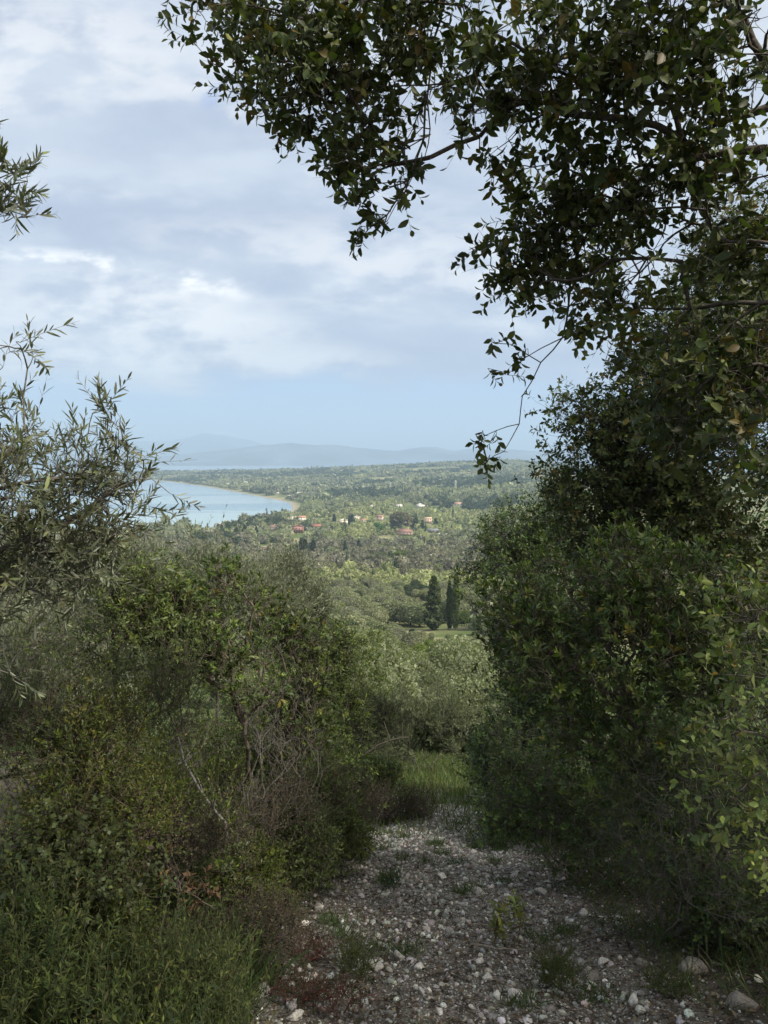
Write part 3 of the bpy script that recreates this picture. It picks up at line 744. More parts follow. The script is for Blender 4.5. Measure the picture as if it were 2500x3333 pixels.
houses_clear = []      # (x, y, radius) keep trees off
HOUSES = []            # filled below, (spec, ground point)
def house(label, px, py, wpx, storeys=1, wall=(.72, .68, .58), roof=(.33, .13, .07), kind='gable', yaw=0.0, depth=0.75, group=None, name='house', cat='house', extras=(), hs=1.0, gp=None, base_off=0.0):
    p = G(px, py) if gp is None else gp
    d = p[1]; wd = max(4.0, wpx / F * d); dp = wd * depth
    h = (2.9 * storeys) * hs; z0 = Z1(p[0], p[1]) - 0.4 + (0.8 if p[1] < 1000 else 0)
    base = np.array([p[0], p[1], z0]); houses_clear.append((p[0], p[1], wd * 0.72, 70 + wd * .5))
    c, s_ = math.cos(yaw), math.sin(yaw)
    def T_(x, y, z): return (base[0] + c * x - s_ * y, base[1] + s_ * x + c * y, base[2] + z)
    root = empty(name, base); tag(root, label, cat, group)
    def box(acc, x0, x1, y0, y1, za, zb, col):
        V = [T_(x, y, z) for z in (za, zb) for y in (y0, y1) for x in (x0, x1)]
        acc.add(V, [(0, 2, 3), (0, 3, 1), (4, 5, 7), (4, 7, 6), (0, 1, 5), (0, 5, 4), (2, 6, 7), (2, 7, 3), (0, 4, 6), (0, 6, 2), (1, 3, 7), (1, 7, 5)], col)
    H = h + 0.4
    a = Acc(); x, y = wd / 2, dp / 2
    box(a, -x, x, -y, y, 0, H, wall)
    rh = wd * 0.16 if kind != 'flat' else 0
    if kind == 'gable': # ridge along x, gable ends left/right
        for sx in (-x, x): a.add([T_(sx, -y, H), T_(sx, y, H), T_(sx, 0, H + rh)], [(0, 1, 2)], wall)
    if kind == 'front':
        for sy in (-y, y): a.add([T_(-x, sy, H), T_(x, sy, H), T_(0, sy, H + rh)], [(0, 1, 2)], wall)
    link('wall', a.mesh('wall', M_PLASTER, base), root)
    o = 0.45; a = Acc(); th = 0.22
    def slab(pts):
        n = len(pts); P_ = [T_(*p_) for p_ in pts] + [T_(p_[0], p_[1], p_[2] + th) for p_ in pts]
        f = [(0, k + 1, k) for k in range(1, n - 1)] + [(n, n + k, n + k + 1) for k in range(1, n - 1)]
        for k in range(n): f += [(k, (k + 1) % n, (k + 1) % n + n), (k, (k + 1) % n + n, k + n)]
        a.add(P_, f, roof)
    e = H + 0.02
    if kind == 'flat':
        slab([(-x - .2, -y - .2, e), (x + .2, -y - .2, e), (x + .2, y + .2, e), (-x - .2, y + .2, e)])
    elif kind == 'gable':
        sl = rh / y * o
        slab([(-x - o, -y - o, e - sl), (x + o, -y - o, e - sl), (x + o, 0, e + rh), (-x - o, 0, e + rh)])
        slab([(x + o, y + o, e - sl), (-x - o, y + o, e - sl), (-x - o, 0, e + rh), (x + o, 0, e + rh)])
    elif kind == 'front':
        sl = rh / x * o
        slab([(-x - o, y + o, e - sl), (-x - o, -y - o, e - sl), (0, -y - o, e + rh), (0, y + o, e + rh)])
        slab([(x + o, -y - o, e - sl), (x + o, y + o, e - sl), (0, y + o, e + rh), (0, -y - o, e + rh)])
    elif kind == 'hip':
        q = min(x * .55, y); 
        slab([(-x - o, -y - o, e), (x + o, -y - o, e), (x - q, 0, e + rh), (-x + q, 0, e + rh)])
        slab([(x + o, y + o, e), (-x - o, y + o, e), (-x + q, 0, e + rh), (x - q, 0, e + rh)])
        slab([(x + o, -y - o, e), (x + o, y + o, e), (x - q, 0, e + rh)])
        slab([(-x - o, y + o, e), (-x - o, -y - o, e), (-x + q, 0, e + rh)])
    rf = link('roof', a.mesh('roof', M_ROOF, base), root)
    if 'chimney' in extras:
        a = Acc(); box(a, x * .4, x * .4 + .6, .2, .8, H + rh * .35, H + rh + .9, wall); link('chimney', a.mesh('chimney', M_PLASTER, base), rf)
    nwin = max(2, int(wd / 3.2))
    if wpx > 16:
        for st in range(storeys):
            for k in range(nwin):
                cx = -x + (k + .5) / nwin * wd; zb = 0.4 + 2.9 * hs * st + 0.9
                door = (k == nwin // 2)
                a = Acc(); box(a, cx - .5, cx + .5, -y - .03, -y + .05, zb - (0.85 if door else 0), zb + 1.25, (.05, .05, .055))
                o_ = link('door' if door else 'window', a.mesh('pane', M_GLASSY, base), root)
                if wpx > 34:
                    f_ = Acc()
                    for (u0, u1, w0, w1) in ((-.62, -.5, zb, zb + 1.37), (.5, .62, zb, zb + 1.37), (-.62, .62, zb + 1.25, zb + 1.37)):
                        box(f_, cx + u0, cx + u1, -y - .06, -y + .02, w0 - (0.85 if door else 0) * (u1 - u0 < .5), w1, (.6, .58, .52))
                    link('frame', f_.mesh('frame', M_PLASTER, base), o_)
        for k in range(2):
            cy_ = -y * .4 + k * y * .8
            for sgn in (-1, 1):
                a = Acc(); box(a, sgn * x - .04, sgn * x + .04, cy_ - .45, cy_ + .45, 1.4, 2.6, (.05, .05, .055)); link('window', a.mesh('pane', M_GLASSY, base), root)
    if 'balcony' in extras:
        a = Acc(); box(a, -x * .95, x * .95, -y - 1.6, -y - .01, 0.4 + 2.9 * hs - .15, 0.4 + 2.9 * hs + .02, wall)
        for k in range(5):
            cx = -x * .93 + k * x * .465
            box(a, cx - .14, cx + .14, -y - 1.58, -y - 1.3, 0, 0.4 + 2.9 * hs - .16, wall)
        for k in range(26):
            cx = -x * .93 + k / 25 * x * 1.86; box(a, cx - .04, cx + .04, -y - 1.57, -y - 1.5, 0.4 + 2.9 * hs + .03, 0.4 + 2.9 * hs + .85, wall)
        box(a, -x * .95, x * .95, -y - 1.6, -y - 1.48, 0.4 + 2.9 * hs + .86, 0.4 + 2.9 * hs + .96, wall)
        link('balcony', a.mesh('balcony', M_PLASTER, base), root)
    if 'porch' in extras:
        a = Acc(); px0 = -x - wd * .55
        box(a, px0, -x - .02, -y, y * .6, H * .72, H * .72 + .2, (.72, .70, .64))
        for k in range(5): cx = px0 + .2 + k * (wd * .55 - .5) / 4; box(a, cx - .15, cx + .15, -y + .05, -y + .35, 0, H * .72 - .01, (.72, .70, .64))
        box(a, px0 + .1, -x - .05, y * .3, y * .5, 0, H * .72 - .01, (.45, .43, .38))
        link('porch', a.mesh('porch', M_PLASTER, base), root)
    return root
M_PLASTER = mat_tint('painted_plaster', 0.85, 0, 2.0, 0.3, 0.10)
M_ROOF = mat_tint('clay_tile', 0.85, 0.03, 5.0, 0.2, 0.25)
M_GLASSY = mat_tint('dark_window_glass', 0.2, 0, 5.0, 0.5, 0.1)
WH = (.74, .72, .66); CR = (.70, .64, .50); RT = (.27, .15, .11); OR = (.42, .24, .15); TN = (.42, .34, .24)
V_ = 'houses of the village on the plain'; B_ = 'white houses along the far beach'; H_ = 'houses scattered below the wooded hills'
house('two storey red plastered house with arched porch and long balcony, red tiled roof', 970, 1733, 37, 2, (.33, .17, .14), (.19, .115, .095), 'front', .15, .7, V_, extras=('balcony', 'chimney'))
house('white house with a red brown hip roof and a white colonnade on its side', 888, 1726, 30, 1, (.70, .60, .52), (.24, .13, .10), 'hip', -.25, .9, V_, extras=('porch', 'chimney'), hs=1.3)
house('long low cream house with a tan tiled roof beside dark cypresses', 819, 1729, 34, 1, CR, TN, 'hip', .1, .6, V_, hs=1.2)
house('pale house half behind a cypress above the olive tops, nearest the water', 712, 1724, 22, 2, (.55, .56, .55), (.40, .40, .38), 'gable', .3, .8, V_)
house('white two storey house with a bright orange roof by the beach corner', 982, 1699, 25, 2, WH, OR, 'gable', .05, .6, V_, extras=('balcony',))
house('cream flat roofed block joined close to the orange roofed house', 954, 1697, 20, 2, CR, (.5, .46, .34), 'flat', .05, .7, V_)
house('long red brown roof mostly hidden in grey trees', 1028, 1722, 34, 1, (.40, .30, .24), (.27, .12, .09), 'gable', 0, .5, V_)
house('cream house with a pale shallow gable facing the hill', 1120, 1705, 32, 1, CR, (.62, .58, .46), 'front', .2, .8, V_, hs=1.25)
house('pink walled bungalow under a broad red hip roof in the middle of the plain', 1317, 1742, 52, 1, (.46, .31, .26), (.25, .14, .11), 'hip', -.1, .6, V_, extras=('chimney',), hs=1.2)
house('pinkish two storey house with a tan roof in the bright fields', 1392, 1703, 24, 2, (.62, .46, .38), (.48, .36, .24), 'gable', .15, .7, V_)
house('small house with an orange roof between dark cypresses', 1184, 1700, 18, 1, CR, OR, 'gable', 0, .6, V_)
house('red roofed house just left of the big eucalyptus', 1236, 1696, 22, 2, (.60, .48, .40), (.30, .17, .13), 'gable', -.2, .6, V_)
house('pale roofed house in the light green groves', 1163, 1690, 22, 1, CR, (.66, .62, .50), 'front', .1, .8, V_)
house('low cream building with a pale roof right of the orange roofed house', 1014, 1696, 18, 1, CR, (.58, .54, .42), 'gable', 0, .6, V_)
house('small pale pink house beyond the orange roof', 992, 1675, 11, 1, (.62, .5, .42), (.5, .3, .2), 'gable', 0, .6, V_)
house('ruined brick hut with a flat roof in the dark wood', 858, 1795, 17, 1, (.30, .20, .15), (.22, .19, .16), 'flat', .2, .7, None, 'ruined_hut', 'hut')
house('grey open sided shed with a bluish roof beside parked white things', 1410, 1734, 34, 1, (.22, .20, .19), (.30, .35, .42), 'flat', .05, .5, None, 'shed', 'shed')
house('white house with a broad gable below the middle hill', 1370, 1651, 28, 1, WH, (.60, .57, .5), 'front', .2, .8, H_, hs=1.3)
house('white block house with a tan band beside the gabled white one', 1299, 1653, 20, 2, WH, (.5, .42, .32), 'flat', .1, .7, H_)
house('low white house with a shallow tan roof at the edge of the grove', 1212, 1652, 18, 1, WH, TN, 'front', 0, .7, H_, hs=1.2)
house('pale house with a pinkish roof near the green clearing', 1492, 1645, 24, 1, WH, (.5, .30, .24), 'gable', -.2, .6, H_)
house('white two storey house alone in the olive wood right of the bay corner', 973, 1610, 14, 2, WH, (.6, .58, .52), 'flat', .2, .8, H_)
house('white beach house nearest the corner of the bay', 905, 1607, 11, 1, WH, (.62, .6, .55), 'flat', 0, .7, B_, hs=1.3)
house('long low white building just behind the beach corner', 942, 1618, 12, 1, WH, (.62, .6, .55), 'gable', 0, .5, B_)
house('largest white house behind the middle of the beach', 772, 1587, 16, 2, (.78, .74, .6), (.66, .62, .5), 'flat', .15, .8, B_)
house('white house second along the beach, left of the largest', 743, 1579, 13, 1, WH, (.6, .56, .5), 'gable', 0, .7, B_, hs=1.3)
house('small white house left of its wider neighbour on the beach', 716, 1579, 9, 1, WH, (.6, .56, .5), 'flat', 0, .7, B_, hs=1.5)
house('pale house farthest left above the beach', 697, 1572, 15, 1, WH, (.55, .5, .42), 'gable', 0, .6, B_)
house('long pale roof set back in the trees behind the beach', 798, 1573, 17, 1, (.5, .48, .4), (.6, .57, .5), 'gable', 0, .5, B_)
house('tiny white house on the skyline of the wooded hill', 1109, 1535, 8, 2, WH, (.5, .35, .28), 'gable', 0, .7, H_)

# ---------------------------------------------------------------- pylons, poles, parked vans
def lattice(label, px, py, hpx):
    p = G(px, py); d = p[1]; h = hpx / F * d; b = np.array([p[0], p[1], Z1(p[0], p[1]) - .3]); a = Acc()
    col = (.62, .60, .54); w0, w1 = h * .11, h * .03
    lv = np.linspace(0, 1, 9); A, B = [], []
    def c4(t): w_ = w0 * (1 - t) + w1 * t; return [b + np.array([sx * w_, sy * w_, t * h]) for sx, sy in ((-1, -1), (1, -1), (1, 1), (-1, 1))]
    for k in range(8):
        q0, q1 = c4(lv[k]), c4(lv[k + 1])
        for i in range(4):
            A += [q0[i], q0[i], q0[(i + 1) % 4], q1[i]]; B += [q1[i], q1[(i + 1) % 4], q1[i], q1[(i + 1) % 4]]
    tubes(a, np.array(A), np.array(B), .16, .16, col, 4)
    root = empty('lattice_pylon', b); tag(root, label, 'pylon', 'lattice pylons on the hills')
    link('mast', a.mesh('mast', M_METAL, b), root)
    for k in range(3):
        a = Acc(); z = h * (.78 + .09 * k); L_ = h * (.16 - .02 * k)
        tubes(a, np.array([b + [-L_, 0, z], b + [-L_, 0, z], b + [L_, 0, z]]), np.array([b + [L_, 0, z], b + [0, 0, z + h * .04], b + [0, 0, z + h * .04]]), .14, .14, col, 4)
        link('crossarm', a.mesh('crossarm', M_METAL, b), root)
M_METAL = mat_tint('galvanised_metal', 0.5, 0, 1.0, 0.5, 0.1)
lattice('tall pale lattice pylon on the right of the far slope', 1483, 1598, 36)
lattice('pale lattice pylon in the middle of the far slope', 1271, 1596, 26)
lattice('small lattice pylon on the far slope above the bay corner', 982, 1572, 17)
lattice('thin lattice pylon between the two farther ones', 1129, 1588, 22)
def pole(label, px, py, hpx, group='utility poles on the plain'):
    p = G(px, py); d = p[1]; h = hpx / F * d; b = np.array([p[0], p[1], Z1(p[0], p[1]) - .2])
    root = empty('utility_pole', b); tag(root, label, 'utility pole', group)
    a = Acc(); tubes(a, np.array([b]), np.array([b + [0, 0, h]]), .17, .11, (.30, .28, .25), 8); link('pole', a.mesh('pole', M_METAL, b), root)
    a = Acc(); tubes(a, np.array([b + [-1.0, 0, h - .5]]), np.array([b + [1.0, 0, h - .5]]), .07, .07, (.30, .28, .25), 4); link('crossarm', a.mesh('crossarm', M_METAL, b), root)
    for k in (-.9, 0, .9):
        a = Acc(); tubes(a, np.array([b + [k, 0, h - .45]]), np.array([b + [k, 0, h - .15]]), .05, .03, (.55, .5, .45), 6); link('insulator', a.mesh('insulator', M_METAL, b), root)
pole('lone grey utility pole with a crossarm standing in the olive grove', 1090, 1852, 46)
pole('thin utility pole beside the red hip roofed bungalow', 1349, 1744, 22)
pole('slender utility pole at the right side of the bright fields', 1553, 1710, 26)
def van(label, px, py, L_, col, group='white vehicles parked by the shed'):
    p = G(px, py); b = np.array([p[0], p[1], Z1(p[0], p[1]) + .05]); houses_clear.append((p[0], p[1], 4, 26))
    root = empty('parked_van', b); tag(root, label, 'van', group)
    a = Acc(); P_ = [(-L_ / 2, .35), (L_ / 2, .35), (L_ / 2, 1.1), (L_ / 2 - .9, 1.25), (L_ / 2 - 1.5, 2.2), (-L_ / 2, 2.25)]
    n = len(P_); V = [b + [x, -1, z] for x, z in P_] + [b + [x, 1, z] for x, z in P_]
    f = [(0, k, k + 1) for k in range(1, n - 1)] + [(n, n + k + 1, n + k) for k in range(1, n - 1)]
    for k in range(n): f += [(k, k + n, (k + 1) % n + n), (k, (k + 1) % n + n, (k + 1) % n)]
    a.add(V, f, col); link('body', a.mesh('body', M_PLASTER, b), root)
    a = Acc(); x1 = L_ / 2 - 1.55; V = [b + [x, y, z] for y in (-1.02, 1.02) for x, z in ((x1 - 1.2, 1.45), (x1 + .3, 1.45), (x1 - .05, 2.0), (x1 - 1.2, 2.0))]
    a.add(V, [(0, 1, 2), (0, 2, 3), (4, 6, 5), (4, 7, 6)], (.05, .05, .06)); link('window', a.mesh('window', M_GLASSY, b), root)
    for x in (-L_ / 2 + .9, L_ / 2 - .9):
        for y in (-1, 1):
            a = Acc(); tubes(a, np.array([b + [x, y * .85, .33]]), np.array([b + [x, y * 1.03, .33]]), .33, .33, (.03, .03, .03), 12); link('wheel', a.mesh('wheel', M_GLASSY, b), root)
van('white van parked just right of the grey shed', 1434, 1742, 5.6, WH)
van('long white van parked in front of the trees, second from the shed', 1452, 1745, 6.4, WH)
van('pale van farthest right beside the bare orange earth', 1478, 1744, 5.0, (.66, .62, .56))

# ---------------------------------------------------------------- trees of the plain and hills
def visible_px(x, y): return x / np.maximum(y, 1) * F + 1250
proto = {}
def far_tree(name, label, cat, loc, rad, shape='round', ratio=.85, n=700, size=.2, cols=OLV, trunk=0.25, group=None, key=None, var=0, leafm=None, trunkcol=(.10, .09, .075), limbs=6, jag=.28):
    """a tree seen from afar: tapered trunk with limbs, crown of leaf clumps; repeats share meshes"""
    k = (name, shape, var, key)
    if k in proto:
        o = copy_tree(proto[k])
    else:
        r = np.random.default_rng(abs(hash(str(k))) % 99991 if False else 1000 + len(proto) * 13)
        o = empty(name, (0, 0, 0))
        V, T, S_ = clump_crown(r, n, size, shape, True, ratio, jag)
        V = V + np.array([0, 0, trunk])
        lumps = 1 + 0.25 * (vnoise(V[:, 0] * 2.2 + 9, V[:, 2] * 2.2 + var * 7, var) - .5)
        C = np.array(cols[var % len(cols)])[None] * (S_ * lumps)[:, None]
        a = Acc(); a.add(V, T, C); link('crown', a.mesh('crown', leafm or M_FAR), o)
        a = Acc(); top = trunk + ratio * (.9 if shape == 'round' else 1.5)
        A = [(0, 0, -.05)]; B = [(r.normal(0, .03), r.normal(0, .03), trunk + .15)]; ra = [.075]; rb = [.055]
        A.append(B[0]); B.append((B[0][0] * 1.5, B[0][1] * 1.5, top)); ra.append(.055); rb.append(.012)
        for i in range(limbs):
            t = r.random(); z = trunk + .05 + t * (top - trunk) * .6; an = r.random() * 6.28
            A.append((B[0][0], B[0][1], z)); l = .75 * (1 if shape == 'round' else .5)
            B.append((math.cos(an) * l, math.sin(an) * l, z + .35)); ra.append(.035); rb.append(.008)
        tubes(a, np.array(A), np.array(B), np.array(ra), np.array(rb), trunkcol, 7)
        link('trunk', a.mesh('trunk', M_BARK), o)
        proto[k] = o
    rr = random.Random(int(loc[0] * 31 + loc[1] * 17)); s = rad
    o.location = loc; o.scale = (s * rr.uniform(.9, 1.1), s * rr.uniform(.9, 1.1), s * rr.uniform(.9, 1.12)); o.rotation_euler = (0, 0, rr.uniform(0, 6.28))
    tag(o, label, cat, group)
    return o

taken = []
def special(name, label, cat, px, py, wpx, hpx, shape, cols=DARK, group=None, n=900, size=.16, trunk=.15, d=None, limbs=6, tc_=(.10, .09, .075), var=0):
    p = G(px, py) if d is None else W(px, py, d)
    rad = wpx / F * p[1] / 2; h = hpx / F * p[1]
    ratio = (h / rad - trunk) / (1.95 if shape == 'round' else 2.0)
    if shape == 'umbrella': ratio = h / rad * .6; trunk = h / rad * .15
    b = (p[0], p[1], Z1(p[0], p[1]) - .1)
    taken.append((p[0], p[1], rad * 1.15))
    return far_tree(name, label, cat, b, rad, shape, ratio, n, size, cols, trunk, group, key=(px, py), var=var, trunkcol=tc_, limbs=limbs)
special('conifer', 'broad dark conical conifer standing left of the twin cypresses below the slope', 'conifer', 1412, 2052, 72, 176, 'cone', [(.085, .105, .055)], n=4200, size=.24, trunk=.2)
special('cypress', 'left stem of the tall narrow cypress pair below the slope', 'cypress', 1462, 2050, 25, 160, 'column', [(.085, .11, .05)], 'twin cypresses below the slope', n=2600, size=.24, trunk=.5, tc_=(.22, .19, .15))
special('cypress', 'right stem of the tall narrow cypress pair, the taller one', 'cypress', 1482, 2052, 28, 174, 'column', [(.09, .115, .05)], 'twin cypresses below the slope', n=2600, size=.24, trunk=.6, tc_=(.22, .19, .15))
special('eucalyptus', 'big brownish eucalyptus towering over the red hip roofed bungalow', 'eucalyptus', 1303, 1729, 66, 62, 'round', [(.15, .14, .095)], n=1500, size=.24, trunk=.45, tc_=(.2, .16, .12))
special('dark_tree', 'rounded dark green tree beside the eucalyptus', 'tree', 1342, 1722, 34, 44, 'round', [(.04, .06, .035)], n=500, size=.25, trunk=.1)
special('green_tree', 'fresh bright green round tree on the right of the plain', 'tree', 1644, 1705, 42, 34, 'round', [(.16, .26, .05)], n=700, size=.25, trunk=.1)
special('green_tree', 'bright green tree left of the eucalyptus', 'tree', 1228, 1731, 32, 24, 'round', [(.09, .17, .04)], n=500, size=.25, trunk=.1)
special('umbrella_pine', 'yellow green umbrella pine with a flat spreading crown', 'pine', 1302, 1834, 56, 30, 'umbrella', [(.10, .13, .035)], n=900, size=.22)
special('umbrella_pine', 'small dark yellow green pine left of the spreading one', 'pine', 1232, 1828, 44, 26, 'umbrella', [(.07, .10, .03)], n=700, size=.22)
special('green_bush', 'bright yellow green bush under the small pine', 'bush', 1208, 1846, 38, 26, 'round', [(.15, .24, .045)], n=600, size=.25, trunk=.02)
special('dark_tree', 'dark blue green pointed tree on the right below the dark grove', 'tree', 1436, 1836, 18, 36, 'cone', [(.030, .042, .040)], n=500, size=.3)
special('dark_tree', 'dark brown green small conifer above the bare branched tree', 'conifer', 1192, 1962, 34, 58, 'cone', [(.045, .055, .03)], n=900, size=.35, trunk=.05)
special('green_bush', 'round fresh green bush at the edge of the meadow', 'bush', 1272, 1934, 28, 28, 'round', [(.10, .17, .045)], n=500, size=.25, trunk=.02)
for k, (px, py, w_, h_) in enumerate([(725, 1752, 9, 46), (778, 1728, 12, 40), (770, 1760, 18, 40), (797, 1758, 18, 46), (835, 1762, 12, 44), (845, 1740, 8, 20), (922, 1682, 5, 18), (800, 1682, 0, 0),
    (980, 1812, 15, 54), (993, 1815, 22, 66), (1020, 1812, 20, 52), (1124, 1814, 12, 44), (1168, 1812, 18, 58), (1123, 1800, 12, 40), (1146, 1712, 14, 34), (1152, 1714, 10, 24), (1213, 1690, 8, 24),
    (1088, 1712, 12, 36), (1137, 1710, 10, 30), (1058, 1704, 6, 14), (1375, 1728, 11, 36), (1418, 1722, 13, 32), (1213, 1634, 6, 26), (1184, 1622, 5, 12), (1152, 1633, 4, 14), (1260, 1632, 5, 14), (1030, 1588, 6, 20), (870, 1700, 6, 18)]):
    if w_: special('cypress', {0: 'slender dark cypress just right of the pale house nearest the water'}.get(k, 'dark pointed cypress among the grey olives of the plain'), 'cypress', px, py, w_, h_, 'column', [(.036, .052, .032), (.042, .058, .034)],
                   'dark cypresses on the plain' if k else None, n=260, size=.5, trunk=.2, limbs=3)

def occupied(x, y):
    bad = np.zeros(x.shape, bool)
    for hx, hy, r_, front in houses_clear:
        bad |= (np.abs(x - hx * y / hy) < r_) & (y < hy + r_) & (y > hy - front)
    for hx, hy, r_ in taken: bad |= (x - hx) ** 2 + (y - hy) ** 2 < r_ ** 2
    return bad
def meadow(x, y):
    """open ground between the groves"""
    a = np.exp(-((x - 13) / 10) ** 2 - ((y - 262) / 34) ** 2) > .45
    b = (fbm(x / 45, y / 60, 61) > np.where(y < 700, .645, .60)) & (y > 200) & (y < 1350) | (fbm(x / 120, y / 130, 62) > .66) & (y > 1350)
    c = np.exp(-((x - 155) / 60) ** 2 - ((y - 1630) / 50) ** 2) > .4
    return a | b | c
def grid_pts(y0, y1, sp, x0px, x1px, r):
    out = []
    for y in np.arange(y0, y1, sp):
        xa, xb = (x0px - 1250) / F * y, (x1px - 1250) / F * y
        xs = np.arange(xa, xb, sp); out.append(np.stack([xs + r.uniform(-.45, .45, len(xs)) * sp, np.full(len(xs), y) + r.uniform(-.45, .45, len(xs)) * sp], 1))
    p = np.concatenate(out)
    z = Z(p[:, 0], p[:, 1], False)
    ok = (bay_sd(p[:, 0], p[:, 1]) > 15) & (z > 1.2) & ~occupied(p[:, 0], p[:, 1]) & ~meadow(p[:, 0], p[:, 1])
    return np.concatenate([p[ok], z[ok][:, None]], 1)
def species(x, y, r):
    """0 olive, 1 bright (part painted sunlight), 2 brown bare wood, 3 dark evergreen (part painted cloud shade), 4 cypress"""
    n = len(x); u = r.random(n)
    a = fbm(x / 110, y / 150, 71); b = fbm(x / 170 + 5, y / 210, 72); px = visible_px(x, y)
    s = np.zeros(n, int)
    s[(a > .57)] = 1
    s[(b > .58) & (u < .8)] = 3  # evergreens; these dark patches also paint in cloud shade
    # grey brown wood between the village and the near groves
    g = sstep(370, 440, y) * (1 - sstep(640, 730, y)); s = np.where(u < g * .75, 2, s)
    g2 = sstep(740, 800, y) * (1 - sstep(1080, 1250, y)) * sstep(930, 1000, px); s = np.where((u < g2 * .8) & (s != 3), 1, s)  # sunlit band of the plain painted as paler groves
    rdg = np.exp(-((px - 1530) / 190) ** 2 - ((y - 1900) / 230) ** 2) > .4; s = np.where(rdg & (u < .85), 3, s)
    cyp = (fbm(x / 60 + 31, y / 80, 77) > .60) & (u > .55) & (y > 1300); s = np.where(cyp, 4, s)
    s = np.where((u > .965) & (y > 300), 4, s)
    return s
def sky_room(x, y, z):
    """largest crown radius that keeps the view over the slope open"""
    px = x / y * F + 1250
    line = np.interp(px, [700, 900, 1050, 1150, 1300, 1420, 1560, 1700], [1880, 1900, 1930, 1985, 2030, 2050, 2050, 2050]) + rw.random() * 45
    r_ = ray(px, line); zt = CAM_H + r_[2] / r_[1] * y
    return (zt - z) / 2.05
rw = np.random.default_rng(33)
near_t = grid_pts(120, 400, 6.2, 880, 1640, rw)
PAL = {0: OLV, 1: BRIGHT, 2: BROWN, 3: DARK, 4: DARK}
px_ = visible_px(near_t[:, 0], near_t[:, 1])
left_edge = np.interp(near_t[:, 1], [120, 180, 300, 400], [1130, 1080, 960, 880])
near_t = near_t[(px_ > left_edge) & (px_ < 1570)]
near_t = near_t[np.argsort(near_t[:, 1])][:255]
CUT = near_t[-1, 1]
def zone(x, y):
    px = x / y * F + 1250
    if y < 205: return ('between the steep slope and the conifer', 'just above the conifer and twin cypresses')
    if y < 320 and px > 1300: return ('around the small green meadow behind the conifer', 'around the small meadow')
    if px < 1130 and y < 320: return ('on the left of the lower grove, behind the leafy slope', 'left of the lower grove')
    if y < 320: return ('left of the small meadow in the lower grove', 'left of the small meadow')
    if px > 1300: return ('behind the reeds on the right of the lower grove', 'behind the reeds')
    return ('behind the reeds on the left of the lower grove', 'behind the left reeds')
for k, (x, y, z) in enumerate(near_t):
    zl, zg = zone(x, y)
    u = rw.random(); b = fbm(np.array([x / 40]), np.array([y / 40]), 81)[0]
    rad = 2.6 + 1.3 * rw.random()
    if y < 205: rad = min(rad, sky_room(x, y, z))
    if rad < .9: continue
    if u < .10 and y > 170: far_tree('bare_tree', 'bare grey twiggy tree ' + zl, 'tree', (x, y, z), rad * .9, n=1500, size=.07, cols=BROWN, trunk=.35, group='bare twiggy trees ' + zg, var=k % 3)
    elif u < .24: far_tree('green_shrub', 'fresh green rounded shrub ' + zl, 'shrub', (x, y, z), rad * .7, n=2200, size=.11, cols=[(.15,.19,.06),(.12,.17,.05),(.18,.2,.08)], trunk=.02, group='green shrubs ' + zg, var=k % 3)
    elif u < .32: far_tree('evergreen_tree', 'dark evergreen tree ' + zl, 'tree', (x, y, z), rad * .95, n=2600, size=.09, cols=DARK, trunk=.1, group='dark evergreens ' + zg, var=k % 3)
    else: far_tree('olive_tree', 'grey green olive tree ' + zl, 'olive tree', (x, y, z), rad, n=3200, size=.085, cols=OLV, trunk=.2, group='olive trees ' + zg, var=k % 8)

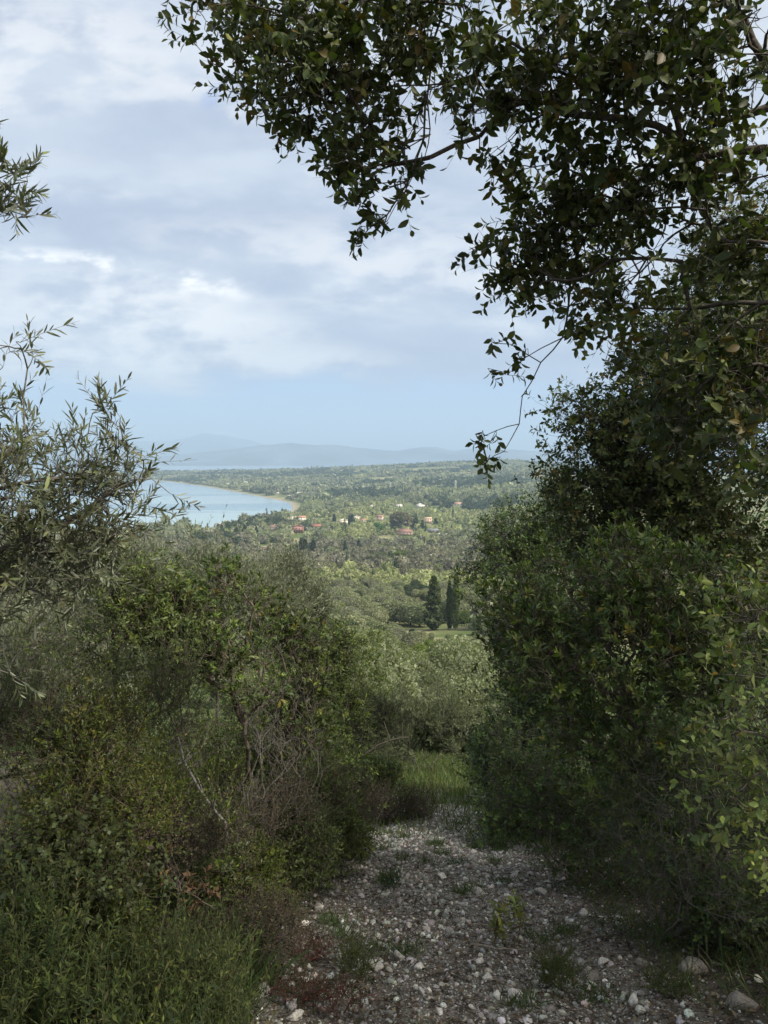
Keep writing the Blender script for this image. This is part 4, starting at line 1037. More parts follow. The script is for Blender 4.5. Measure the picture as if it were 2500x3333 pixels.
def bake_woods():
    acc = Acc(); r = np.random.default_rng(90)
    def bake(p, n_cl, size, scale, hfac=1.0):
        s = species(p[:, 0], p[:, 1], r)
        for sp in range(5):
            for var in range(5):
                sel = np.nonzero((s == sp) & (np.arange(len(p)) % 5 == var))[0]
                if not len(sel): continue
                shp = {4: 'column', 3: 'round'}.get(sp, 'round')
                ncl = n_cl if sp != 4 else max(10, n_cl // 3)
                V, T, S_ = clump_crown(np.random.default_rng(500 + sp * 7 + var), ncl, size * (1.5 if sp == 4 else 1), shp, True, 3.6 if sp == 4 else .9)
                k = scale * (0.55 + .95 * r.random(len(sel)) ** 1.4) * (0.34 if sp == 4 else (.72 if sp == 1 else 1.0))
                hz = hfac * (1 + .2 * r.normal(0, 1, len(sel)))
                an = r.random(len(sel)) * 6.28; ca, sa = np.cos(an)[:, None], np.sin(an)[:, None]
                X = np.stack([(V[None, :, 0] * ca - V[None, :, 1] * sa) * k[:, None] + p[sel, 0:1], (V[None, :, 0] * sa + V[None, :, 1] * ca) * k[:, None] + p[sel, 1:2],
                              V[None, :, 2] * (k * hz)[:, None] + p[sel, 2:3] + .3], -1)
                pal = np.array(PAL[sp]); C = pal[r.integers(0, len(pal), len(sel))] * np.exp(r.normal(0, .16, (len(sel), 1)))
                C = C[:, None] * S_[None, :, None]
                acc.add(X.reshape(-1, 3), (T[None] + (np.arange(len(sel)) * len(V))[:, None, None]).reshape(-1, 3), C.reshape(-1, 3))
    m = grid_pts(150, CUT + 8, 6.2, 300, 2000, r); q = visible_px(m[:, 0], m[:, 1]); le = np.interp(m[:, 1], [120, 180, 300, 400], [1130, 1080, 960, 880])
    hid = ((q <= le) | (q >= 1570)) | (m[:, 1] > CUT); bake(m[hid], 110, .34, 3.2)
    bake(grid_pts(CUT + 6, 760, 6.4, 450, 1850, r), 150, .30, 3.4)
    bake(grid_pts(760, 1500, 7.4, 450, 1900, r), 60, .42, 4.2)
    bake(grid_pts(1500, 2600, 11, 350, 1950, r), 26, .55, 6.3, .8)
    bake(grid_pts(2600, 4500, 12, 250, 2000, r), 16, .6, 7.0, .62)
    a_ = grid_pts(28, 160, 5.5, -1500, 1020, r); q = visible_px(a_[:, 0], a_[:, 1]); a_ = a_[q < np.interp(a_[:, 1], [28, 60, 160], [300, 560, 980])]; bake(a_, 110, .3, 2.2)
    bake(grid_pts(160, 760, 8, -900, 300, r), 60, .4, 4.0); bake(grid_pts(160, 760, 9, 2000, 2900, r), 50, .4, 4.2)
    o = link('woodland', acc.mesh('woodland', M_FAR)); tag(o, 'mass of olive groves and cypress woods covering the plain and far hills', 'woodland', kind='stuff')
    print('woodland tris', sum(len(t) for t in acc.T))
bake_woods()

# reeds and dry cane by the meadow
def reeds():
    r = np.random.default_rng(5); a = Acc()
    for px, py, wpx, n, col in [(1395, 1888, 70, 1500, (.20, .21, .10)), (1485, 1895, 44, 900, (.30, .26, .16)), (1210, 1905, 60, 900, (.26, .23, .13)), (1180, 1895, 60, 700, (.22, .22, .10)), (1340, 1872, 50, 700, (.27, .24, .14)), (1120, 1890, 70, 700, (.25, .24, .12))]:
        p = G(px, py); w_ = wpx / F * p[1]
        x = p[0] + r.normal(0, w_ * .35, n); y = p[1] + r.normal(0, 6, n); z = Z(x, y, False)
        P = np.stack([x, y, z], 1); D = np.stack([r.normal(0, .14, n), r.normal(0, .14, n), np.ones(n)], 1)
        stamp(a, leaf_template('low', .07, 0, 0), P, D, r.normal(0, 1, (n, 3)), 3.2 + r.random(n) * 2, pick_cols([(col, 1)], n, r, .2))
    tag(link('reeds', a.mesh('reeds', M_SOFT)), 'tall dry cane and pale reeds at the edge of the meadow', 'reeds', kind='stuff')
reeds()
#@@FOREGROUND
# ================================================================ FOREGROUND
def B(px, py, d, r): return (W(px, py, d), r)
def foot(px, d, dy=0.0):
    """ground point below image column px at distance d"""
    x = (px - 1250) / F * d
    return np.array([x, d, Z1(x, d)])

# ---------------------------------------------------------------- the great holm oak arching over the track from the right
b0 = np.array([2.75, 2.4, Z1(2.75, 2.4)])
limb = [b0 - [0, 0, .1], b0 + [.05, .05, 1.6], W(2620, 800, 2.75), W(2560, 330, 2.9)]
oak_blobs = [B(640, 20, 3.4, .16), B(760, 110, 3.4, .26), B(880, 60, 3.5, .28), B(900, 260, 3.35, .24), B(1020, 330, 3.25, .24), B(1030, 120, 3.3, .3), B(1180, 150, 3.3, .3),
    B(1110, 420, 3.25, .18), B(1180, 540, 3.2, .15), B(1190, 620, 3.2, .09), B(1215, 760, 3.18, .095), B(1150, 700, 3.18, .05), B(1330, 110, 3.2, .26), B(1300, 300, 3.15, .15), B(1330, 470, 3.12, .055), B(1290, 520, 3.12, .05),
    B(1480, 130, 3.1, .28), B(1520, 330, 3.05, .17), B(1570, 470, 3.02, .13), B(1590, 550, 3.0, .05), B(1690, 130, 3.0, .3), B(1720, 360, 2.95, .17),
    B(1690, 620, 3.3, .07), B(1900, 180, 2.9, .3), B(1880, 400, 2.95, .17), B(2060, 330, 2.85, .18), B(2150, 100, 2.8, .3), B(2380, 120, 2.7, .3), B(2440, 420, 2.75, .2), B(2250, 420, 2.8, .15),
    B(2050, 620, 3.1, .16), B(1880, 680, 3.25, .17), B(1740, 760, 3.4, .15), B(1640, 860, 3.4, .14), B(1600, 960, 3.4, .07), B(1780, 930, 3.4, .22), B(1960, 850, 3.3, .28), B(2180, 760, 3.1, .28), B(2400, 700, 2.9, .28),
    B(2420, 950, 2.9, .28), B(2200, 1020, 3.1, .28), B(2000, 1080, 3.3, .24), B(1830, 1120, 3.4, .09), B(2450, 1250, 2.8, .22), B(2300, 1300, 2.9, .2), B(2180, 1420, 3.0, .14), B(2420, 1500, 2.7, .16)]
oak_blobs = [(c_ + np.array([.03, 0, .08]), r_, 1.7 if (c_[2] < CAM_H + 1.15 and c_[0] > .5) else 1.0) for c_, r_ in oak_blobs]
over = [(c_, r_, .10) for c_, r_ in [((-.6, 1.2, CAM_H + 2.5), (.9, 1.0, .35)), ((.7, .6, CAM_H + 2.5), (1.1, 1.1, .4)), ((1.8, 1.6, CAM_H + 2.4), (.9, 1.1, .5)), ((1.8, -.8, CAM_H + 2.2), (1.2, 1.2, .6)), ((2.6, .4, CAM_H + 1.6), (.9, .9, .9)),
        ((3.6, 1.6, CAM_H + 1.6), (1.0, 1.2, .9)), ((3.6, 3.2, CAM_H + 1.4), (1.0, 1.0, .9))]]  # unseen crown overhead, added to shade the foreground
roots_oak = [limb,
    [W(2560, 330, 2.9), W(2330, 400, 2.95), W(2180, 540, 3.1), W(2000, 650, 3.3), W(1900, 780, 3.4)],
    [W(2560, 330, 2.9), W(2420, 60, 2.95), W(2150, -120, 3.05), W(1700, -150, 3.2), W(1300, -60, 3.3), W(1000, 60, 3.4)],
    [W(1900, -140, 3.1), W(1860, 60, 3.1), W(1780, 260, 3.1)],
    [W(1400, -90, 3.2), W(1405, 200, 3.15), W(1400, 420, 3.12), W(1380, 520, 3.12), W(1320, 620, 3.12), W(1260, 720, 3.15), W(1210, 760, 3.18)],
    [W(2180, 540, 3.1), W(2160, 760, 3.2), W(2060, 950, 3.3)],
    [W(1900, 780, 3.4), W(1850, 1000, 3.4), W(1830, 1100, 3.4), W(1760, 1180, 3.4), W(1700, 1290, 3.4), W(1690, 1380, 3.4), W(1640, 1470, 3.4), W(1585, 1500, 3.4)],
    [W(1695, 1360, 3.4), W(1620, 1400, 3.4), W(1575, 1420, 3.4)],
    [W(1760, 1180, 3.4), W(1660, 1120, 3.4), W(1610, 1115, 3.4)],
    [W(1780, 1100, 3.4), W(1700, 1170, 3.4), W(1650, 1220, 3.4)],
    [b0 + [.05, .05, 1.6], b0 + [-.2, -1.0, 2.8], b0 + [-1.0, -1.6, 3.6], b0 + [-2.2, -1.4, 4.1]],
    [b0 + [.05, .05, 1.6], b0 + [.9, .3, 3.0]]]
OVH = plant('holm_oak', 'holm oak whose dark leafy branches arch over the view, hung with brown catkins', 'holm oak', b0, oak_blobs + over, 'oak', 1850,
            q='hi', clumpy=1.35, roots=roots_oak, shoots_n=3, spread=.04,  alpha=0.25, step=0.16, trunk_r=.17, catkins=900, seed=11, inner=0.05, barek=0.4, up=-0.15)
# the sparse hanging sprigs
def sprigs(root, base, pts, sp, n_each, seed, q='hi', up=-.6, spread=.05, kmul=1.0, bias=(-.4, 0, -.2), scale=.6):
    r = np.random.default_rng(seed)
    for p in pts:
        al, aw = Acc(), Acc(); p = np.asarray(p)
        P = np.repeat(p[None], n_each, 0) + r.normal(0, spread, (n_each, 3))
        D = r.normal(0, .5, P.shape) + np.array(bias)
        Q = P - unit(D) * .03
        tubes(aw, np.repeat(p[None], n_each, 0), Q, np.full(n_each, .0018), np.full(n_each, .0014), np.array(SP[sp]['wood']), 4)
        shoots(al, aw, Q, D, sp, r, q, scale, 1.0, kmul, up)
        o = link('sprig', al.mesh('sprig', SP[sp]['m'], base), root); link('twig', aw.mesh('twig', M_BARK, base), o)
sprigs(OVH, b0, [W(1575, 1420, 3.4), W(1600, 1430, 3.4), W(1590, 1495, 3.4), W(1570, 1515, 3.4), W(1612, 1115, 3.4), W(1700, 1165, 3.4), W(1655, 1215, 3.4), W(1720, 1160, 3.4)], 'oak', 2, 5, spread=.025)

hang = [W(x, y, 3.2) for x, y in ((1130, 480), (1180, 520), (1110, 560), (1170, 600), (1210, 580), (1150, 650), (1200, 690), (1170, 740), (1240, 730), (1300, 640), (1310, 480), (1320, 540))]
hw = Acc(); hn = [W(1385, 300, 3.15), W(1380, 450, 3.15), W(1330, 590, 3.17), W(1260, 700, 3.2), W(1200, 745, 3.2)]
tubes(hw, np.array(hn[:-1]), np.array(hn[1:]), np.array([.006, .005, .004, .003]), np.array([.005, .004, .003, .002]), np.array(SP['oak']['wood']), 6)
for p_ in hang:
    q_ = min(hn, key=lambda n_: np.linalg.norm(n_ - p_ - [0, 0, .12])); m_ = (p_ + q_) / 2 + [0, 0, -.03]
    tubes(hw, np.array([q_, m_]), np.array([m_, p_]), np.array([.0028, .0022]), np.array([.0022, .0016]), np.array(SP['oak']['wood']), 4)
link('twig', hw.mesh('twig', M_BARK, b0), OVH)
sprigs(OVH, b0, hang, 'oak', 3, 6, spread=.012, scale=.75)

# ---------------------------------------------------------------- unseen trees added beyond the right edge and behind to shade the track
for k, (x, y, h, lab) in enumerate([(6.3, 3.0, 6.5, 'tall holm oak out beyond the right edge shading the track'), (4.6, -2.6, 6.5, 'tall holm oak standing behind the viewpoint')]):
    bb = np.array([x, y, Z1(x, y)]); r_ = np.random.default_rng(300 + k)
    bl = [(bb + [r_.normal(0, 1.2), r_.normal(0, 1.2), h * r_.uniform(.35, .95)], 1.3) for _ in range(9)]
    plant('holm_oak', lab, 'holm oak', bb, bl, 'oak', 900, q='low', shoots_n=5, spread=.45, step=.5, leafscale=2.6, scale=2.4, trunk_r=.2, seed=310 + k, inner=.4, roots=[[bb - [0, 0, .2], bb + [.1, .1, h * .3], bb + [0, 0, h * .7]]])

# ---------------------------------------------------------------- oaks and shrubs on the right of the track
def shrub(*a, **k): return plant(*a, **k)
b1 = foot(2330, 9.0)
shrub('holm_oak', 'big dark holm oak standing behind, its leaning crown rising on the right against the sky', 'holm oak', b1,
      [B(1830, 1370, 9, .28), B(1850, 1470, 9, .25), B(1960, 1370, 9, .38), B(1960, 1480, 9, .45), B(2120, 1300, 9, .55), B(2330, 1030, 9, .6), B(2480, 900, 9, .9), B(2150, 1480, 9, .8), B(1950, 1640, 9, .6), B(1830, 1600, 9, .3), B(2300, 1250, 8.5, 1.0),
       B(2450, 1500, 8.5, 1.0), B(2150, 1720, 8.8, .8), B(1950, 1800, 9, .4), B(2350, 1750, 8.5, .9), B(1760, 1330, 9, .10), B(2230, 1130, 9, .4)], 'oak', 2900,
      q='mid', shoots_n=6, spread=.3, step=.3, trunk_r=.22, inner=.3, barek=.25, leafscale=1.45, scale=1.3, seed=21, up=.3, roots=[[b1 - [0, 0, .2], b1 + [.1, 0, 2.2], W(2250, 1500, 9), W(2150, 1250, 9), W(2150, 1100, 9)], [b1 + [.1, 0, 2.2], W(2100, 1650, 9), W(1980, 1500, 9)]])
b2 = foot(1680, 14.5)
shrub('evergreen_bush', 'dark round evergreen bush at the bend of the track, left end of the thicket', 'bush', b2,
      [B(1590, 1780, 14, .45), B(1680, 1740, 14.3, .6), B(1780, 1700, 14.5, .7), B(1560, 1870, 14, .45), B(1680, 1880, 14, .8), B(1800, 1850, 14, .8), B(1620, 1960, 14, .6), B(1880, 1760, 14, .7)], 'kermes', 1200,
      q='low', shoots_n=6, spread=.3, step=.35, leafscale=1.9, scale=1.9, seed=22, inner=.4, barek=.1)
b3 = foot(2330, 5.6)
shrub('strawberry_tree', 'glossy leaved strawberry tree with forked brown limbs in the middle of the right thicket', 'strawberry tree', b3,
      [B(1620, 1960, 6, .2), B(1700, 2020, 5.9, .33), B(1850, 1830, 5.7, .25), B(1830, 1950, 5.7, .4), B(1980, 1900, 5.5, .4), B(2130, 1950, 5.4, .45), B(1720, 2180, 5.7, .38), B(1640, 2120, 5.9, .18), B(1680, 2300, 5.7, .27), B(1900, 2150, 5.3, .5), B(2100, 2150, 5.2, .5), B(2250, 2000, 5.2, .45),
       B(1820, 2350, 5.4, .4), B(2000, 2380, 5.2, .45), B(2200, 2350, 5.0, .5), B(2300, 2200, 5.0, .4), B(1750, 2450, 5.5, .25)], 'arbutus', 1150,
      q='mid', shoots_n=3, spread=.07, step=.2, trunk_r=.06, seed=23, inner=.35, barek=.9,
      roots=[[b3, W(2230, 2560, 5.5), W(2130, 2480, 5.4), W(2040, 2330, 5.4), W(2020, 2180, 5.4), W(1930, 2030, 5.5), W(1850, 1930, 5.6)], [W(2130, 2480, 5.4), W(2000, 2440, 5.4), W(1880, 2440, 5.4), W(1760, 2450, 5.5)], [W(2040, 2330, 5.4), W(1980, 2290, 5.3), W(1940, 2160, 5.4)], [b3, W(2350, 2350, 5.3), W(2280, 2100, 5.2)]])
b4 = foot(1850, 6.8)
shrub('kermes_oak', 'small leaved dark kermes oak bush leaning over the edge of the gravel', 'oak bush', b4,
      [B(1640, 2420, 7.2, .25), B(1680, 2540, 7, .35), B(1760, 2480, 6.8, .35), B(1850, 2560, 6.6, .45), B(1700, 2640, 6.8, .3), B(1980, 2600, 6.2, .5), B(1830, 2700, 6.4, .35), B(1630, 2350, 7.4, .2), B(2120, 2560, 6, .5), B(1900, 2420, 6.5, .4)], 'kermes', 900,
      q='mid', shoots_n=3, spread=.12, step=.2, trunk_r=.05, seed=24, inner=.35, barek=1.0, leafscale=1.2)
b5 = foot(2180, 4.7)
shrub('kermes_oak', 'shaded tangle of bare grey twigs and small oak leaves low on the right bank', 'oak bush', b5,
      [B(2010, 2770, 5.0, .25), B(2130, 2720, 4.8, .36), B(2200, 2650, 4.6, .45), B(2350, 2750, 4.3, .45), B(2140, 2870, 4.7, .22), B(2300, 2850, 4.4, .3), B(2420, 2880, 4.1, .28), B(2350, 2550, 4.5, .4), B(2450, 2450, 4.5, .4)], 'kermes', 900,
      q='mid', shoots_n=2, spread=.09, step=.16, trunk_r=.04, seed=25, inner=.25, barek=2.0)
b6 = np.array([2.15, 2.9, Z1(2.15, 2.9)])
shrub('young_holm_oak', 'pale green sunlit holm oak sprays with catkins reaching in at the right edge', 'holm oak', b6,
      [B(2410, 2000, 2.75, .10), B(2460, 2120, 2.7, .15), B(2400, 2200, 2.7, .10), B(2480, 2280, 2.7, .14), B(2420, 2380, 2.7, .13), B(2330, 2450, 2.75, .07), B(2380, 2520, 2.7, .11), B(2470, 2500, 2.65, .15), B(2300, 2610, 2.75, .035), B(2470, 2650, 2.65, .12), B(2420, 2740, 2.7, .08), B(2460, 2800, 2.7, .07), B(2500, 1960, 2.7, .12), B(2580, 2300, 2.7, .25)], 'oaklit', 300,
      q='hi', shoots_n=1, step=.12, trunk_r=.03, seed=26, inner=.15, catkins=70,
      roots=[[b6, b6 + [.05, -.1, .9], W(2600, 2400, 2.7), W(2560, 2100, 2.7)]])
b7 = foot(2060, 6.6)
shrub('tree_heath', 'dark feathery heath bush in the gap under the right thicket', 'heath', b7,
      [B(1850, 2700, 6.4, .2), B(1900, 2640, 6.4, .28), B(1990, 2790, 6.0, .22)], 'heath', 350, q='low', shoots_n=2, step=.2, seed=27, inner=.5, leafscale=1.3)
# more wood behind closing the right side
for k, (px, py, d, r_, lab) in enumerate([(2250, 1950, 11, 1.5, 'dark holm oak filling the gap behind the strawberry tree'), (1790, 2080, 10.5, .75, 'shadowed oak bush between the strawberry tree and the bend'), (1740, 2380, 9.5, .6, 'half hidden oak bush behind the kermes oak at the track edge'), (2500, 2350, 8, 1.3, 'holm oak deep in shade behind the pale sprays'), (2250, 2500, 7.6, .9, 'shadowed oak bush beneath the strawberry tree limbs')]):
    bb = foot(px, d); c = W(px, py, d)
    shrub('oak_bush', lab, 'oak bush', bb, [(c, r_), (c + [-.3 * r_, 0, -.7 * r_], r_ * .8), (c + [.5 * r_, .2, .3 * r_], r_ * .8), ((c + bb) / 2, r_ * .9)], 'kermes', 1000, q='low', shoots_n=7, spread=.3, step=.3, leafscale=1.8, scale=1.6, seed=120 + k, inner=.35, barek=.2)

# ---------------------------------------------------------------- left: the near olive
b8 = np.array([-3.3, 3.6, Z1(-3.3, 3.6)])
ol_blobs = [B(60, 1130, 3.1, .13), B(130, 1170, 3.15, .12), B(60, 1250, 3.2, .2), B(200, 1290, 3.2, .16), B(290, 1300, 3.2, .14), B(370, 1300, 3.2, .07), B(150, 1420, 3.2, .28), B(300, 1430, 3.2, .22), B(400, 1480, 3.2, .12), B(470, 1470, 3.2, .07), B(520, 1550, 3.15, .08), B(560, 1545, 3.1, .035),
    B(420, 1570, 3.2, .14), B(300, 1580, 3.2, .24), B(130, 1600, 3.2, .3), B(470, 1640, 3.2, .09), B(380, 1690, 3.2, .14), B(500, 1720, 3.2, .05), B(240, 1730, 3.2, .25), B(80, 1780, 3.2, .25), B(200, 1880, 3.2, .18), B(60, 1950, 3.2, .2), B(340, 1790, 3.2, .08), B(40, 2120, 3.2, .16), B(-200, 1500, 3.3, .4), B(-200, 1900, 3.3, .4),
    *[b_ + (0.5,) for b_ in [B(0, 480, 2.9, .08), B(50, 570, 2.9, .07), B(20, 620, 2.9, .08), B(105, 590, 2.9, .035), B(40, 700, 2.9, .06), B(90, 700, 2.9, .03), B(0, 410, 2.9, .05)]], B(-120, 560, 2.9, .2)]
ol_blobs = [((b_[0] + np.array([-.04, 0, (-.08 if b_[0][2] > CAM_H - .35 else 0)]), b_[1]) if len(b_) == 2 else (b_[0] + np.array([-.10, 0, -.06]), b_[1] * .8, 0.5)) for b_ in ol_blobs]
OLV_NEAR = shrub('olive_tree', 'near olive tree with slender grey green leaves spreading against the sky', 'olive tree', b8, ol_blobs, 'olive', 1000,
      q='hi', shoots_n=1, scale=.8, step=.15, trunk_r=.08, seed=31, inner=.35, barek=.25, alpha=.25,
      roots=[[b8 - [0, 0, .1], b8 + [.1, 0, 1.0], W(-120, 1850, 3.3), W(60, 1770, 3.2), W(220, 1700, 3.2), W(330, 1620, 3.2)], [W(-120, 1850, 3.3), W(-60, 1600, 3.25), W(80, 1400, 3.2), W(90, 1200, 3.2)], [W(-60, 1600, 3.25), W(160, 1560, 3.2), W(360, 1520, 3.2)],
             [W(-120, 1850, 3.3), W(60, 1900, 3.2), W(180, 1960, 3.2)], [W(-120, 1850, 3.3), W(-260, 1200, 3.1), W(-200, 750, 2.95), W(-40, 650, 2.9)]])

up_l = [W(x, y, 2.9) for x, y in ((-30, 470), (10, 520), (45, 560), (90, 590), (10, 610), (50, 640), (-10, 690), (35, 700), (80, 700), (-20, 440))]
tw = Acc(); hub = W(-140, 640, 2.92); tubes(tw, np.repeat(hub[None], len(up_l), 0), np.array(up_l), np.full(len(up_l), .004), np.full(len(up_l), .002), np.array(SP['olive']['wood']), 5)
link('twig', tw.mesh('twig', M_BARK, b8), OLV_NEAR)
sprigs(OLV_NEAR, b8, up_l, 'olive', 3, 77, up=.25, spread=.02, bias=(.25, 0, .3), scale=.45)
# olives and shrubs of the left slope, farthest first
def left_olive(label, px, d, blobs, tips, seed, name='olive_tree', sp='olive', cat='olive tree', **k):
    bb = foot(px, d)
    kk = dict(q='low', shoots_n=3, spread=.12, step=.35, seed=seed, inner=.5, barek=.3, trunk_r=.12); kk.update(k)
    return plant(name, label, cat, bb, blobs, sp, tips, **kk)
left_olive('grey green wild olive with upright shoots standing tallest behind the left thicket', 660, 9, [B(650, 1840, 9, .33), B(560, 1900, 9, .45), B(700, 1920, 9, .5), B(480, 1900, 9, .5), B(620, 1980, 8.8, .8), B(450, 2050, 8.5, .7), B(680, 1765, 9, .09), B(600, 1795, 9, .08)], 1000, 41, leafscale=1.3, scale=1.4)
left_olive('wild olive behind the strawberry tree, right of the tallest one', 850, 10, [B(800, 1920, 10, .4), B(900, 1970, 10, .45), B(800, 2000, 10, .7), B(760, 1850, 10, .15)], 700, 42, leafscale=1.4, scale=1.4)
left_olive('pale rounded olive rising above the thicket beside the open view', 960, 12, [B(940, 1890, 12, .35), B(890, 1940, 12, .4), B(980, 1980, 12, .4), B(950, 2050, 12, .6), B(1010, 2090, 12, .4), B(950, 1845, 12, .15)], 900, 43, leafscale=1.5, scale=1.5)
left_olive('grey olive at the far left behind the near olive boughs', 250, 7.5, [B(150, 1950, 7.5, .6), B(330, 1910, 7.5, .42), B(0, 2000, 7.5, .7), B(250, 2050, 7.5, .7), B(-150, 1900, 7.5, .7)], 800, 44, leafscale=1.2, scale=1.2)
left_olive('tall strawberry tree shrub with upright brown stems in the middle of the left thicket', 700, 5.6, [B(620, 1850, 5.5, .12), B(700, 1920, 5.5, .18), B(640, 1960, 5.5, .28), B(760, 1960, 5.6, .2), B(720, 2080, 5.5, .35), B(620, 2120, 5.4, .25), B(780, 2200, 5.5, .35), B(560, 2000, 5.4, .16), B(730, 1850, 5.6, .06)], 560, 45, 'strawberry_tree', 'arbutus', 'strawberry tree', q='mid', leafscale=.8, step=.2, trunk_r=.017, shoots_n=2, spread=.08, barek=.4)
left_olive('strawberry tree shrub with deep green rosettes beside the open view', 1000, 6.3, [B(860, 2020, 6.2, .16), B(930, 2030, 6.3, .18), B(990, 2110, 6.4, .2), B(900, 2120, 6.2, .26), B(1010, 2200, 6.3, .2), B(940, 2270, 6.2, .3), B(860, 2230, 6.1, .28), B(1000, 2360, 6.3, .24), B(920, 2400, 6.1, .28), B(800, 1940, 6.2, .07)], 680, 46, 'strawberry_tree', 'arbutus', 'strawberry tree', q='mid', leafscale=.8, step=.2, trunk_r=.017, shoots_n=2, spread=.08, barek=.4)
left_olive('dark dense phillyrea with pale straight stems showing at its foot', 1080, 8.2, [B(1110, 2110, 8.2, .2), B(1080, 2210, 8.2, .3), B(1120, 2220, 8.2, .22), B(1080, 2330, 8.1, .4), B(1020, 2300, 8.1, .3), B(1120, 2060, 8.2, .1)], 640, 47, 'phillyrea', 'lentisk', 'shrub', q='mid', step=.25, trunk_r=.03, leafscale=1.2,
           roots=[[foot(1050, 8), W(1060, 2400, 8.1), W(1110, 2200, 8.2)], [foot(1070, 8.1), W(1100, 2430, 8.1), W(1150, 2250, 8.2)], [foot(1035, 8), W(1040, 2450, 8.0), W(1020, 2300, 8.1)], [foot(1090, 8.2), W(1130, 2400, 8.2)]], wood=(.17, .14, .10))
left_olive('bright yellow green lentisk growing below the near olive', 400, 5.2, [B(300, 1950, 5.2, .3), B(430, 1930, 5.2, .25), B(520, 1990, 5.2, .25), B(380, 2060, 5.2, .35), B(480, 2120, 5.2, .35), B(200, 2050, 5.1, .3), B(560, 2120, 5.2, .2)], 620, 48, 'lentisk', 'lentisk', 'shrub', q='mid', step=.2, trunk_r=.03)
left_olive('dark feathery tree heath left of the tall strawberry tree', 520, 4.9, [B(480, 2180, 4.8, .28), B(580, 2200, 4.9, .25), B(420, 2290, 4.7, .28), B(540, 2350, 4.8, .28), B(520, 2080, 4.9, .15)], 230, 49, 'tree_heath', 'heath', 'heath', step=.18, trunk_r=.025, leafscale=1.2)
left_olive('bluish dark tree heath at the left edge below the olive boughs', 80, 3.9, [B(60, 2330, 3.8, .25), B(180, 2300, 3.8, .2), B(0, 2480, 3.7, .25), B(130, 2480, 3.7, .25), B(-120, 2350, 3.8, .3), B(250, 2400, 3.9, .2)], 480, 50, 'tree_heath', 'heath', 'heath', step=.18, trunk_r=.025)
left_olive('olive green myrtle bush, the broad one low on the left', 320, 3.9, [B(300, 2300, 3.9, .12), B(230, 2420, 3.8, .2), B(350, 2400, 3.9, .2), B(250, 2560, 3.7, .25), B(400, 2560, 3.8, .22), B(330, 2680, 3.6, .25), B(480, 2640, 3.8, .18), B(180, 2680, 3.5, .2)], 560, 51, 'myrtle', 'myrtle', 'myrtle', q='mid', step=.15, trunk_r=.02)
left_olive('smaller myrtle with yellowish shoots right of the broad myrtle', 520, 4.2, [B(520, 2520, 4.2, .12), B(500, 2620, 4.1, .15), B(570, 2600, 4.2, .12)], 160, 52, 'myrtle', 'myrtle', 'myrtle', q='mid', step=.15, trunk_r=.02)
left_olive('thicket of thin leafless grey stems in front of the strawberry trees', 780, 5.4, [B(650, 2350, 5.2, .3), B(780, 2300, 5.4, .35), B(900, 2350, 5.6, .35), B(700, 2500, 5.1, .3), B(840, 2480, 5.4, .35), B(960, 2500, 5.8, .3), B(760, 2620, 5.1, .25), B(620, 2580, 4.9, .25)], 340, 53, 'bare_thicket', 'bare', 'bare shrub', step=.16, trunk_r=.02, shoots_n=1, barek=.5)
left_olive('mixed dark shrub behind the bare stems', 840, 6.6, [B(640, 2300, 6.2, .45), B(760, 2350, 6.5, .5), B(880, 2450, 6.6, .45), B(980, 2480, 6.9, .4), B(700, 2480, 6.2, .4)], 560, 54, 'lentisk', 'lentisk', 'shrub', q='mid', step=.22, trunk_r=.03, leafscale=1.1)
left_olive('dry brownish heather low in front of the bare stems', 780, 5.0, [B(620, 2680, 4.7, .16), B(720, 2700, 4.8, .18), B(840, 2680, 5.2, .2), B(940, 2620, 5.6, .22), B(780, 2760, 4.8, .15)], 420, 55, 'heather', 'drybrush', 'heather', step=.13, trunk_r=.012, barek=.15)
left_olive('brown purple heather tufts at the left edge of the gravel', 1120, 7.4, [B(1060, 2610, 7.0, .22), B(1150, 2600, 7.4, .22), B(1100, 2560, 7.6, .2), B(1190, 2640, 7.2, .14), B(1240, 2600, 7.8, .14)], 420, 56, 'heather', 'drybrush', 'heather', step=.15, trunk_r=.012, barek=.6)
left_olive('small round yellow green juniper like bush by the gravel', 980, 5.8, [B(980, 2700, 5.7, .16), B(930, 2720, 5.6, .14), B(1020, 2730, 5.8, .12)], 320, 57, 'juniper_bush', 'heath', 'bush', step=.12, trunk_r=.012, up=.8)
left_olive('brown heather clump left of the small round bush', 640, 4.2, [B(560, 2700, 4.1, .14), B(640, 2720, 4.2, .14), B(580, 2790, 4.1, .12)], 300, 58, 'heather', 'drybrush', 'heather', step=.12, trunk_r=.012, barek=.5)
left_olive('broad leaved ivy sprawling below the myrtle', 300, 3.3, [B(180, 2760, 3.3, .16), B(320, 2800, 3.3, .18), B(430, 2800, 3.4, .14), B(260, 2880, 3.2, .15), B(80, 2820, 3.2, .14)], 230, 59, 'ivy', 'ivy', 'ivy', q='mid', step=.12, trunk_r=.01)
left_olive('snapped branch with crisp orange brown leaves lying on the left bank', 560, 3.75, [B(520, 2850, 3.7, .04), B(590, 2870, 3.7, .06), B(660, 2890, 3.75, .04)], 16, 60, 'fallen_branch', 'deadoak', 'branch', q='mid', step=.06, trunk_r=.008, shoots_n=1, roots=[[W(700, 2960, 3.8), W(640, 2920, 3.78), W(560, 2880, 3.75)]]) if 'deadoak' in SP else None

